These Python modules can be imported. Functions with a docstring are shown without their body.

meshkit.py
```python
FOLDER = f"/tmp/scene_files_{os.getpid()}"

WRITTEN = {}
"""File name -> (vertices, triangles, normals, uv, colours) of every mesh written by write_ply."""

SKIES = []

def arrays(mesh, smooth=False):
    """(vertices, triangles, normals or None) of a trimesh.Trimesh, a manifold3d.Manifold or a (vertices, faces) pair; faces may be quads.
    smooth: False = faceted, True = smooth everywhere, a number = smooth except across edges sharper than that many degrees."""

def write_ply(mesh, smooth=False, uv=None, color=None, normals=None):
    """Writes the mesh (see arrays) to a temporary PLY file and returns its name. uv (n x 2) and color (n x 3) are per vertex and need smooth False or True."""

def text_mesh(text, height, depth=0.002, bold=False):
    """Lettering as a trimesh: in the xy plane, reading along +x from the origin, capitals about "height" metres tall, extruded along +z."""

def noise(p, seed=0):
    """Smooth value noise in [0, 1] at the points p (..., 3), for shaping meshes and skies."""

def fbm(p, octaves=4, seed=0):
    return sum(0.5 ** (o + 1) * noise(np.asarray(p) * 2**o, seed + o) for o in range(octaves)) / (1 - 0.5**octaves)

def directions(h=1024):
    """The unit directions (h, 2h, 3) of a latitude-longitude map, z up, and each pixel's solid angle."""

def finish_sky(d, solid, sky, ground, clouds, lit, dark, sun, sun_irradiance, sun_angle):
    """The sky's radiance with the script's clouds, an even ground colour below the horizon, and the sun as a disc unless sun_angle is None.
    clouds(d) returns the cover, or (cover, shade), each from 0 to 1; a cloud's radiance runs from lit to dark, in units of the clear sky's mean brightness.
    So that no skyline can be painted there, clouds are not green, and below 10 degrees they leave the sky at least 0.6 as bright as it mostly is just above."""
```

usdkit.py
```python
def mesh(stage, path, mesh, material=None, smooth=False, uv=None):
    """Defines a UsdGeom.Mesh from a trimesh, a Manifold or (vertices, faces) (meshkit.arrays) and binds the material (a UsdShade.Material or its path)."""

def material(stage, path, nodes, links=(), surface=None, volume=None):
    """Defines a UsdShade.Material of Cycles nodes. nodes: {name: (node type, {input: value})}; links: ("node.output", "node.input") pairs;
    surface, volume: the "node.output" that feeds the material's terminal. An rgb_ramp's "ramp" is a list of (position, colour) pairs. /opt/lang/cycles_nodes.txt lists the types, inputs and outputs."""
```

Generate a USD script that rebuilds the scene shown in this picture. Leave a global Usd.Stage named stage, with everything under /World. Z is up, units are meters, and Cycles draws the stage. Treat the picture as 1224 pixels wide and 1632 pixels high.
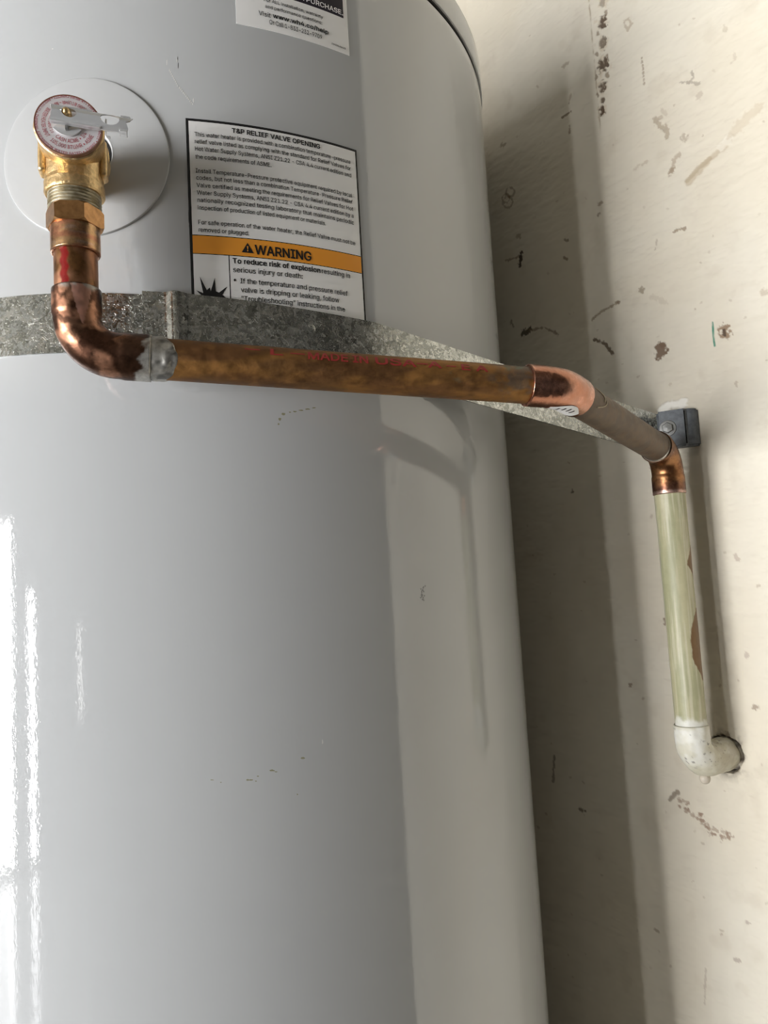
import math
import numpy as np
import trimesh
import shapely.geometry as sg
import usdkit
import meshkit
from meshkit import noise, fbm, text_mesh
from pxr import Gf, Sdf, Usd, UsdGeom, UsdLux, UsdShade, Vt

stage = Usd.Stage.CreateInMemory()
UsdGeom.SetStageUpAxis(stage, UsdGeom.Tokens.z)
UsdGeom.SetStageMetersPerUnit(stage, 1.0)
UsdGeom.Xform.Define(stage, '/World')
UsdGeom.Scope.Define(stage, '/World/Looks')

# ------------------------------------------------------------------ camera
EYE = np.array([0.0, 0.0, 1.50])
FPX, PITCH, ROLL = 1226.0, math.radians(5.5), math.radians(3.3)
EXPOSURE = -0.66
_F = np.array([0, math.cos(PITCH), math.sin(PITCH)])
_U = np.array([0, -math.sin(PITCH), math.cos(PITCH)])
_X = np.array([1.0, 0, 0])
CR = math.cos(ROLL) * _X - math.sin(ROLL) * _U
CU = math.cos(ROLL) * _U + math.sin(ROLL) * _X
cam = UsdGeom.Camera.Define(stage, '/World/camera')
M = np.eye(4)
M[0, :3], M[1, :3], M[2, :3], M[3, :3] = CR, CU, -_F, EYE
cam.AddTransformOp().Set(Gf.Matrix4d(*M.ravel().tolist()))
cam.CreateHorizontalApertureAttr(24.0)
cam.CreateVerticalApertureAttr(32.0)
cam.CreateFocalLengthAttr(24.0 * FPX / 1224.0)
cam.CreateClippingRangeAttr(Gf.Vec2f(0.01, 100))
cam.CreateExposureAttr(EXPOSURE)

# ------------------------------------------------------------------ layout (plan of the corner)
STRIP_LIGHT, WIDE_LIGHT, EDGE_LIGHT = 84.0, 38.0, 100.0                # daylight in the narrow strip and in the wide opening of the left wall
C = np.array([-0.166, 0.710])                      # heater axis in plan
R = 0.28                                           # heater radius
ANG = math.radians(52)
N = np.array([math.sin(ANG), math.cos(ANG)])       # into the right wall
T = np.array([math.cos(ANG), -math.sin(ANG)])      # along the right wall, towards the viewer
K = float(N @ C) + R + 0.012                       # plane of the right wall
N3, T3, Z3 = np.append(N, 0), np.append(T, 0), np.array([0, 0, 1.0])


def ray(px, py):
    d = _F + CR * (px - 612) / FPX + CU * (816 - py) / FPX
    return d / d[1]


def on_wall(px, py, off=0.0):
    d = ray(px, py)
    return EYE + d * ((K - off) / (N @ d[:2]))


def wall_sz(px, py):
    p = on_wall(px, py)
    return float(T @ p[:2]), float(p[2])


def on_tank(px, py, rad=R):
    d = ray(px, py)
    a, b, c = d[0] ** 2 + 1, -2 * (d[0] * C[0] + C[1]), C @ C - rad * rad
    y = (-b - math.sqrt(max(b * b - 4 * a * c, 0))) / (2 * a)
    return EYE + d * y


def tank_tz(px, py):
    p = on_tank(px, py)
    return math.atan2(p[0] - C[0], C[1] - p[1]), float(p[2])


def tank_pt(th, z, r=R):
    th, z, r = np.broadcast_arrays(np.asarray(th, float), np.asarray(z, float), np.asarray(r, float))
    return np.stack([C[0] + r * np.sin(th), C[1] - r * np.cos(th), z], -1)


# ------------------------------------------------------------------ helpers
used = {}


def pathname(name, parent):
    base = (str(parent.GetPath()) if parent else '/World') + '/' + name
    i = used.get(base, 0)
    used[base] = i + 1
    return base if i == 0 else f'{base}_{i:03d}'


def thing(name, label, cat, loc=(0, 0, 0)):
    x = UsdGeom.Xform.Define(stage, pathname(name, None))
    x.AddTranslateOp().Set(Gf.Vec3d(*map(float, loc)))
    p = x.GetPrim()
    p.SetCustomDataByKey('label', label)
    p.SetCustomDataByKey('category', cat)
    LOC[str(p.GetPath())] = np.asarray(loc, float)
    return p


LOC = {}


def origin(parent):
    if parent is None:
        return np.zeros(3)
    s = str(parent.GetPath())
    for k, v in LOC.items():
        if s == k or s.startswith(k + '/'):
            return v
    return np.zeros(3)


def part(name, mesh, mat, parent=None, smooth=35, label=None, col=None, kind=None, look=None):
    """One Mesh prim under parent. mesh is in world coordinates. col / look: per-vertex colour and (metal, rough, relief)."""
    path = pathname(name, parent)
    o = origin(parent)
    if isinstance(mesh, tuple):
        v, f = np.asarray(mesh[0], float) - o, np.asarray(mesh[1], int)
        mm = (v, f)
    else:
        mm = mesh.copy()
        mm.vertices = np.asarray(mm.vertices) - o
    if col is not None or look is not None:
        smooth = True if smooth else False
    m = usdkit.mesh(stage, path, mm, mat, smooth=smooth)
    pv = UsdGeom.PrimvarsAPI(m)
    if col is not None:
        pv.CreatePrimvar('tint', Sdf.ValueTypeNames.Color3fArray, 'vertex').Set(Vt.Vec3fArray.FromNumpy(np.asarray(col, np.float32)))
    if look is not None:
        pv.CreatePrimvar('finish', Sdf.ValueTypeNames.Color3fArray, 'vertex').Set(Vt.Vec3fArray.FromNumpy(np.asarray(look, np.float32)))
    p = m.GetPrim()
    if label:
        p.SetCustomDataByKey('label', label)
    if kind:
        p.SetCustomDataByKey('kind', kind)
    return p


def struct(name, mesh, mat, label, parent=None, **kw):
    p = part(name, mesh, mat, parent, kind='structure', **kw)
    p.SetCustomDataByKey('label', label)
    return p


def grid_faces(nu, nv, wrap=False):
    i, j = np.meshgrid(np.arange(nu - 1), np.arange(nv if wrap else nv - 1), indexing='ij')
    j2 = (j + 1) % nv
    a, b, c, d = i * nv + j, i * nv + j2, (i + 1) * nv + j2, (i + 1) * nv + j
    return np.stack([a, d, c, b], -1).reshape(-1, 4)


def tri(f4):
    return np.vstack([f4[:, [0, 1, 2]], f4[:, [0, 2, 3]]])


def join(*ms):
    vs, fs, n = [], [], 0
    for m in ms:
        v, f = (np.asarray(m[0]), np.asarray(m[1])) if isinstance(m, tuple) else (np.asarray(m.vertices), np.asarray(m.faces))
        if f.shape[1] == 4:
            f = tri(f)
        vs.append(v); fs.append(f + n); n += len(v)
    return np.vstack(vs), np.vstack(fs)


def unit(v):
    v = np.asarray(v, float)
    return v / np.linalg.norm(v)


def frame(axis, ref=Z3):
    a = unit(axis)
    r = np.asarray(ref, float) - a * (np.asarray(ref) @ a)
    if np.linalg.norm(r) < 1e-6:
        r = np.array([1.0, 0, 0]) - a * a[0]
    r = unit(r)
    return r, np.cross(a, r), a


def tube(path, radii, M=48, ref=Z3, wob=None):
    """Grid swept along the path. Returns (verts, quads, arc length per vertex, angle per vertex, frames)."""
    P = np.asarray(path, float)
    n = len(P)
    tg = np.gradient(P, axis=0)
    for i in range(n):                                # repeated points (profile steps) take a neighbour's tangent
        if np.linalg.norm(tg[i]) < 1e-9:
            tg[i] = tg[i - 1] if i else P[-1] - P[0]
    tg /= np.linalg.norm(tg, axis=1, keepdims=True)
    r, b, _ = frame(tg[0], ref)
    rr = [r]
    for i in range(1, n):
        r = rr[-1] - tg[i] * (rr[-1] @ tg[i])
        rr.append(unit(r))
    rr = np.array(rr)
    bb = np.cross(tg, rr)
    th = np.arange(M) * 2 * math.pi / M
    rad = np.broadcast_to(np.asarray(radii, float)[:, None], (n, M)).copy()
    s = np.concatenate([[0], np.cumsum(np.linalg.norm(np.diff(P, axis=0), axis=1))])
    if wob is not None:
        rad += wob(s[:, None], th[None, :])
    V = P[:, None] + rad[..., None] * (np.cos(th)[None, :, None] * rr[:, None] + np.sin(th)[None, :, None] * bb[:, None])
    S, A = np.broadcast_arrays(s[:, None], th[None, :])
    q = grid_faces(n, M, True)[:, ::-1]
    return V.reshape(-1, 3), tri(q), S.ravel(), A.ravel(), (P, rr, bb, s)


def solid(axis_o, axis_d, prof, M=72, ref=Z3):
    """Closed lathe for booleans: first and last radius collapse to points."""
    V, F = profile(axis_o, axis_d, prof, M, ref)
    n = len(prof)
    mp = np.arange(len(V))
    mp[:M], mp[(n - 1) * M:] = 0, (n - 1) * M
    V[0], V[(n - 1) * M] = np.asarray(axis_o) + unit(axis_d) * prof[0][0], np.asarray(axis_o) + unit(axis_d) * prof[-1][0]
    F = mp[F]
    F = F[(F[:, 0] != F[:, 1]) & (F[:, 1] != F[:, 2]) & (F[:, 0] != F[:, 2])]
    m = trimesh.Trimesh(V, F, process=True)
    if m.volume < 0:
        m.invert()
    return m


def line_pts(a, b, step):
    n = max(2, int(np.linalg.norm(np.asarray(b) - a) / step) + 1)
    return np.asarray(a) + (np.asarray(b) - a) * np.linspace(0, 1, n)[:, None]


def profile(axis_o, axis_d, prof, M=48, ref=Z3):
    """Lathe: prof is [(distance along axis, radius)], straight axis."""
    prof = np.asarray(prof, float)
    a = unit(axis_d)
    r, b, _ = frame(a, ref)
    th = np.arange(M) * 2 * math.pi / M
    V = np.asarray(axis_o) + prof[:, 0, None, None] * a + prof[:, 1, None, None] * (np.cos(th)[None, :, None] * r + np.sin(th)[None, :, None] * b)
    return V.reshape(-1, 3), tri(grid_faces(len(prof), M, True)[:, ::-1])


def box(size, centre, X=(1, 0, 0), Y=(0, 1, 0), Z=(0, 0, 1), bevel=0.0):
    if bevel:
        h = np.asarray(size) / 2 - bevel
        pts = []
        for sx in (-1, 1):
            for sy in (-1, 1):
                for sz in (-1, 1):
                    c = np.array([sx, sy, sz]) * h
                    for k in range(3):
                        for q in range(5):
                            e = np.zeros(3); ang = q * math.pi / 8
                            e[k], e[(k + 1) % 3] = math.cos(ang), math.sin(ang)
                            pts.append(c + np.array([sx, sy, sz]) * e * bevel)
                    pts.append(c + np.array([sx, sy, sz]) * bevel / math.sqrt(3))
        m = trimesh.convex.convex_hull(np.array(pts))
    else:
        m = trimesh.creation.box(size)
    B = np.stack([X, Y, Z], 0)
    m.vertices = np.asarray(m.vertices) @ B + np.asarray(centre)
    if np.linalg.det(B) < 0:
        m.invert()
    return m


def refine(m, size):
    v, f = trimesh.remesh.subdivide_to_size(np.asarray(m.vertices), np.asarray(m.faces), size, max_iter=12)
    return trimesh.Trimesh(v, f, process=False)


def smoothstep(a, b, x):
    t_ = np.clip((np.asarray(x, float) - a) / (b - a), 0, 1)
    return t_ * t_ * (3 - 2 * t_)


def mixc(a, b, m):
    return np.asarray(a) * (1 - m[..., None]) + np.asarray(b) * m[..., None]


# ------------------------------------------------------------------ materials
def mat(name, nodes, links, surface='p.BSDF'):
    return usdkit.material(stage, '/World/Looks/' + name, nodes, links, surface=surface)


def plain(name, col, rough=0.5, metal=0.0, bump=0.0, scale=300.0, vary=0.0, **kw):
    nodes = {'g': ('geometry', {}), 'n': ('noise_texture', {'scale': scale, 'detail': 3.0}),
             'p': ('principled_bsdf', {'base_color': col, 'roughness': rough, 'metallic': metal, **kw})}
    links = [('g.position', 'n.vector')]
    if bump:
        nodes['b'] = ('bump', {'strength': 1.0, 'distance': bump})
        links += [('n.fac', 'b.height'), ('b.normal', 'p.normal')]
    if vary:
        nodes['r'] = ('rgb_ramp', {'ramp': [(0.3, tuple(np.array(col) * (1 - vary))), (0.7, tuple(np.array(col) * (1 + vary)))]})
        links += [('n.fac', 'r.fac'), ('r.color', 'p.base_color')]
    return mat(name, nodes, links)


def tinted(name, rough=0.5, metal=0.0, bump=0.0, scale=300.0, finish=False, vary=0.15, vscale=120.0, rvary=0.0, dim=1.0, **kw):
    """Base colour from the mesh's own tint, optional metal / roughness from its finish."""
    nodes = {'g': ('geometry', {}), 'a': ('attribute', {'attribute': 'tint'}),
             'n': ('noise_texture', {'scale': scale, 'detail': 3.0}), 'n2': ('noise_texture', {'scale': vscale, 'detail': 5.0, 'roughness': 0.65}),
             'r': ('map_range', {'from_min': 0.3, 'from_max': 0.7, 'to_min': dim * (1 - vary), 'to_max': dim * (1 + vary), 'clamp': True}),
             'c': ('combine_color', {}), 'm': ('mix', {'mix_type': 'multiply', 'fac': 1.0}),
             'p': ('principled_bsdf', {'roughness': rough, 'metallic': metal, **kw})}
    links = [('g.position', 'n.vector'), ('g.position', 'n2.vector'), ('n2.fac', 'r.value'), ('r.result', 'c.r'), ('r.result', 'c.g'), ('r.result', 'c.b'),
             ('a.color', 'm.color1'), ('c.color', 'm.color2'), ('m.color', 'p.base_color')]
    if finish:
        nodes['f'] = ('attribute', {'attribute': 'finish'})
        nodes['s'] = ('separate_color', {})
        links += [('f.color', 's.color'), ('s.r', 'p.metallic')]
        if rvary:
            nodes['rm'] = ('map_range', {'from_min': 0.3, 'from_max': 0.7, 'to_min': 1 - rvary, 'to_max': 1 + rvary, 'clamp': True})
            nodes['rr'] = ('math', {'math_type': 'multiply'})
            links += [('n2.fac', 'rm.value'), ('s.g', 'rr.value1'), ('rm.result', 'rr.value2'), ('rr.value', 'p.roughness')]
        else:
            links += [('s.g', 'p.roughness')]
    if bump:
        nodes['b'] = ('bump', {'strength': 1.0, 'distance': bump})
        links += [('n.fac', 'b.height'), ('b.normal', 'p.normal')]
    return mat(name, nodes, links)


wall_mat = tinted('wall_paint', rough=0.62, bump=0.00018, scale=260.0, vary=0.02, vscale=40.0, specular_ior_level=0.35)
room_mat = plain('room_paint', (0.13, 0.123, 0.11), 0.8)
dark_mat = plain('garage_dark', (0.08, 0.076, 0.072), 0.8)
gloom_mat = plain('dark_passage', (0.055, 0.052, 0.05), 0.8)
floor_mat = plain('concrete', (0.11, 0.106, 0.10), 0.2, scale=8, vary=0.15)
ceil_mat = plain('ceiling_paint', (0.23, 0.212, 0.175), 0.8)
tank_mat = mat('heater_enamel', {
    'g': ('geometry', {}), 'mp': ('mapping', {'scale': (1, 1, 0.55)}),
    'n': ('noise_texture', {'scale': 540.0, 'detail': 2.0}), 'n3': ('noise_texture', {'scale': 9.0, 'detail': 4.0}),
    'rr': ('map_range', {'from_min': 0.35, 'from_max': 0.65, 'to_min': 0.02, 'to_max': 0.05, 'clamp': True}),
    'b': ('bump', {'strength': 1.0, 'distance': 0.000030}),
    'p': ('principled_bsdf', {'base_color': (0.515, 0.526, 0.530), 'roughness': 0.05, 'ior': 1.66})},
    [('g.position', 'mp.vector'), ('mp.vector', 'n.vector'), ('g.position', 'n3.vector'), ('n3.fac', 'rr.value'), ('rr.result', 'p.roughness'), ('n.fac', 'b.height'), ('b.normal', 'p.normal')])
esc_mat = plain('grey_plastic', (0.54, 0.548, 0.55), 0.30, bump=0.00003, scale=500)
white_label = plain('label_white', (0.90, 0.892, 0.875), 0.35)
black_ink = plain('black_ink', (0.012, 0.012, 0.013), 0.4)
orange_ink = plain('orange_ink', (0.90, 0.36, 0.04), 0.35)
red_ink = plain('red_ink', (0.42, 0.09, 0.11), 0.5)
hole_mat = plain('dark_gap', (0.015, 0.014, 0.013), 0.9)
metal_mat = tinted('patina_metal', bump=0.00010, scale=420.0, finish=True, vary=0.22, vscale=170.0, rvary=0.25, dim=0.84)
paint_mat = tinted('old_pipe_paint', rough=0.5, bump=0.00018, scale=260.0, vary=0.05, vscale=150.0, finish=True, dim=0.88)
brass_mat = plain('cast_brass', (0.74, 0.53, 0.27), 0.42, 0.9, bump=0.00036, scale=560, vary=0.16)
zinc_mat = plain('zinc_lever', (0.88, 0.89, 0.90), 0.30, 0.70, bump=0.00004, scale=300)
cap_mat = plain('cap_aluminium', (0.80, 0.765, 0.775), 0.42, 0.35)
flux_mat = plain('dried_flux', (.62, .52, .36), .5)
bolt_mat = plain('bolt_steel', (0.25, 0.25, 0.24), 0.5, 0.7, bump=0.0001, scale=500)
block_mat = plain('bracket_grey', (0.14, 0.152, 0.165), 0.55, 0.2, bump=0.00012, scale=260, vary=0.22)
wood_mat = plain('stand_wood', (0.35, 0.24, 0.14), 0.7)
strip_mat = mat('lit_strip', {'e': ('emission', {'color': (0.98, 0.985, 1.0), 'strength': STRIP_LIGHT})}, [], 'e.emission')
edge_mat = mat('lit_edge', {'e': ('emission', {'color': (0.99, 0.99, 1.0), 'strength': EDGE_LIGHT})}, [], 'e.emission')
dim_mat = mat('lit_dim', {'e': ('emission', {'color': (1.0, 0.98, 0.95), 'strength': 9.0})}, [], 'e.emission')
wide_mat = mat('lit_opening', {'e': ('emission', {'color': (0.985, 0.99, 1.0), 'strength': WIDE_LIGHT})}, [], 'e.emission')
frame_mat = plain('window_frame_paint', (0.5, 0.49, 0.46), 0.6)
galv_mat = mat('galvanised', {
    'g': ('geometry', {}), 'w': ('noise_texture', {'scale': 220.0, 'detail': 3.0}),
    'wm': ('mix_vector', {'fac': 0.02}),
    'v': ('voronoi_texture', {'scale': 260.0, 'randomness': 1.0}), 'v2': ('voronoi_texture', {'scale': 620.0, 'randomness': 1.0}),
    's': ('separate_color', {}), 's2': ('separate_color', {}),
    'ad': ('math', {'math_type': 'multiply_add', 'value2': 0.45}), 'n': ('noise_texture', {'scale': 38.0, 'detail': 4.0}),
    'r': ('rgb_ramp', {'ramp': [(0.1, (0.25, 0.258, 0.238)), (0.7, (0.37, 0.377, 0.352)), (1.2, (0.66, 0.665, 0.635))]}),
    'rr': ('map_range', {'from_min': 0.0, 'from_max': 1.0, 'to_min': 0.13, 'to_max': 0.28}),
    'b': ('bump', {'strength': 1.0, 'distance': 0.00022}),
    'p': ('principled_bsdf', {'metallic': 1.0})},
    [('g.position', 'w.vector'), ('g.position', 'wm.a'), ('w.color', 'wm.b'), ('wm.result', 'v.vector'), ('wm.result', 'v2.vector'), ('v.color', 's.color'), ('v2.color', 's2.color'),
     ('s2.r', 'ad.value1'), ('s.r', 'ad.value3'), ('ad.value', 'b.height'), ('s.g', 'rr.value'), ('rr.result', 'p.roughness'),
     ('ad.value', 'r.fac'), ('r.color', 'p.base_color'), ('b.normal', 'p.normal')])

# ------------------------------------------------------------------ the room
P2W = lambda u, w, z: np.append(N * w + T * u, z)     # u along the right wall, w towards it
U0, U1, W0, W1, CEIL = -2.25, 3.0, K - 5.0, K, 2.75


def slab(u0, u1, w0, w1, z0, z1):
    return box((u1 - u0, w1 - w0, z1 - z0), P2W((u0 + u1) / 2, (w0 + w1) / 2, (z0 + z1) / 2), T3, N3, Z3)


struct('floor', slab(U0 - .1, U1 + .1, W0 - .1, W1 + 2.3, -0.1, 0), floor_mat, 'grey concrete garage floor', smooth=False)
struct('ceiling', slab(U0 - .1, U1 + .1, W0 - .1, W1 + 2.3, CEIL, CEIL + .1), ceil_mat, 'off-white garage ceiling', smooth=False)
struct('wall_back', slab(U0 - .1, U0, W0 - .1, W1, 0, CEIL), dark_mat, 'plain wall behind the heater', smooth=False)
struct('wall_front', slab(U1, U1 + .1, W0 - .1, W1, 0, CEIL), dark_mat, 'plain wall behind the viewer', smooth=False)
UE, UD, WD = 0.03, 1.75, W1 + 2.2                      # the right wall stops at a dark doorway just outside the picture
struct('wall_side', join(slab(UD, U1 + .1, W1, W1 + .12, 0, CEIL), slab(UE - .1, UE, W1 + .12, WD, 0, CEIL), slab(UD, UD + .1, W1 + .12, WD, 0, CEIL), slab(UE - .1, UD + .1, WD, WD + .1, 0, CEIL)),
       gloom_mat, 'dark unlit passage beyond the end of the right wall', smooth=False)
OPENINGS = [(-2.05, 0.09, 0.04, 2.00, 'wide daylit opening in the left wall'), (0.530, 0.650, 0.04, 1.58, 'tall narrow daylit strip in the left wall'), (1.86, 1.97, 0.75, 1.36, 'small dim pane in the left wall')]   # along the wall, from / to, sill, head
segs, e = [], U0
for a_, b_, z0_, z1_, _l in OPENINGS:
    segs.append(slab(e, a_, W0 - .1, W0, 0, CEIL))
    segs.append(slab(a_, b_, W0 - .1, W0, 0, z0_))
    segs.append(slab(a_, b_, W0 - .1, W0, z1_, CEIL))
    e = b_
segs.append(slab(e, U1, W0 - .1, W0, 0, CEIL))
struct('wall_left', join(*segs), room_mat, 'garage wall with a wide and a narrow daylit opening', smooth=False)
for i, (a_, b_, z0_, z1_, l_) in enumerate(OPENINGS):
    fr = [slab(a_ - .04, a_, W0, W0 + .02, z0_ - .04, z1_ + .04), slab(b_, b_ + .04, W0, W0 + .02, z0_ - .04, z1_ + .04),
          slab(a_, b_, W0, W0 + .02, z0_ - .04, z0_), slab(a_, b_, W0, W0 + .02, z1_, z1_ + .04)]
    wf = struct(f'window_{i + 1}', join(*fr), frame_mat, l_, smooth=False)
    if i == 0:                                        # sunlit paving shows through the edge nearest the viewer, open shade through the rest
        part('pane', slab(b_ - .15, b_, W0 - .05, W0 - .04, z0_, z1_), edge_mat, wf, smooth=False)
        b_ -= .17
    part('pane', slab(a_, b_, W0 - .05, W0 - .04, z0_, z1_), (wide_mat, strip_mat, dim_mat)[i], wf, smooth=False)

# ------------------------------------------------------------------ right wall: one relief mesh with its stains and scars
HOLE = on_wall(1108, 1217, 0.045) + N3 * 0.045
hole_s, hole_z = float(T @ HOLE[:2]), float(HOLE[2])
s_lo, s_hi = wall_sz(755, 800)[0] - 0.01, wall_sz(1224, 800)[0] + 0.06
z_lo, z_hi = EYE[2] - 0.62, EYE[2] + 0.60
ss = np.unique(np.concatenate([np.linspace(U0, s_lo, 14), np.arange(s_lo, s_hi, 0.00085), np.linspace(s_hi, UE, 12)]))
zz = np.unique(np.concatenate([np.linspace(0, z_lo, 8), np.arange(z_lo, z_hi, 0.00095), np.linspace(z_hi, CEIL, 10)]))
S, Z = np.meshgrid(ss, zz, indexing='ij')
detail = smoothstep(s_lo - .05, s_lo, S) * (1 - smoothstep(s_hi, s_hi + .05, S)) * smoothstep(z_lo - .05, z_lo, Z) * (1 - smoothstep(z_hi, z_hi + .05, Z))
q3 = lambda a, b, c=0.0: np.stack([S * a, Z * b, np.full_like(S, c)], -1)
relief = (fbm(q3(70, 190), 3, 5) - 0.5) * 0.0012 + (fbm(q3(12, 12), 2, 8) - 0.5) * 0.0012
col = mixc((0.700, 0.652, 0.548), (0.672, 0.613, 0.498), smoothstep(.35, .7, fbm(q3(9, 6), 4, 2)))
dirt = smoothstep(0.60, 0.86, fbm(q3(55, 50), 5, 21)) * 0.22
col = mixc(col, (0.50, 0.43, 0.33), dirt)


def to_sz(pts):
    return np.array([wall_sz(*p) for p in pts])


PXM = FPX / 0.66                                       # about pixels per metre on the wall


def smear(pts, width, color, amount, rough=0.5, dent=0.0, seed=1, fs=260):
    """A stroke of colour (and relief) along picture points, width in pixels, edges broken up by noise."""
    p = to_sz(pts)
    pad = (width * 1.6 + 4) / PXM
    i0, i1 = np.searchsorted(ss, (p[:, 0].min() - pad, p[:, 0].max() + pad))
    j0, j1 = np.searchsorted(zz, (p[:, 1].min() - pad, p[:, 1].max() + pad))
    if i1 <= i0 or j1 <= j0:
        return
    w = (slice(i0, i1), slice(j0, j1))
    s_, z_ = S[w], Z[w]
    d = np.full(s_.shape, 9.0)
    for a, b in zip(p[:-1], p[1:]):
        ab = b - a
        t_ = np.clip(((s_ - a[0]) * ab[0] + (z_ - a[1]) * ab[1]) / max(ab @ ab, 1e-12), 0, 1)
        d = np.minimum(d, np.hypot(s_ - a[0] - t_ * ab[0], z_ - a[1] - t_ * ab[1]))
    d *= PXM
    nz = fbm(np.stack([s_ * fs, z_ * fs, np.zeros_like(s_)], -1), 3, seed)
    m = (1 - smoothstep(width * 0.55, width, d + (nz - .5) * width * 2 * rough)) * amount
    col[w] = mixc(col[w], color, m)
    relief[w] -= m * dent


BR = (0.20, 0.14, 0.085)
# perforated corner strip showing through the paint
sa, sb, zb = wall_sz(948, 100)[0], wall_sz(976, 100)[0], wall_sz(948, 212)[1]
strip = smoothstep(sa - .0006, sa + .0006, S) * (1 - smoothstep(sb - .002, sb + .003, S)) * smoothstep(zb - .02, zb + .01, Z)
relief = relief + strip * 0.0007
edge = np.exp(-((S - sa) / .0009) ** 2) * smoothstep(zb - .005, zb + .01, Z) * smoothstep(.35, .6, fbm(q3(30, 120), 3, 9))
col = mixc(col, (0.33, 0.25, 0.15), edge * 0.75)
for (hx, hy, hw, ha) in ((962, 5, 9, .5), (961, 37, 12, .95), (962, 70, 11, .75), (961, 104, 14, .95), (962, 139, 11, .9), (961, 159, 5, .9), (961, 176, 9, 1.0)):
    smear([(hx - 1, hy), (hx + 1, hy + 1)], hw * 1.15, (0.62, 0.54, 0.42), .8, .8, -0.0006, hx + hy)
    smear([(hx, hy - 2), (hx + 1, hy + 2)], hw * 0.78, (0.10, 0.065, 0.04), ha, 0.9, 0.0010, hy + 3, 420)
for (hx, hy) in ((953, 52), (952, 86), (951, 121), (968, 118), (952, 150), (968, 88), (966, 20)):
    smear([(hx, hy), (hx + 1, hy + 3)], 4, BR, .7, .9, 0.0003, hx * 3 + hy)
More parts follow.
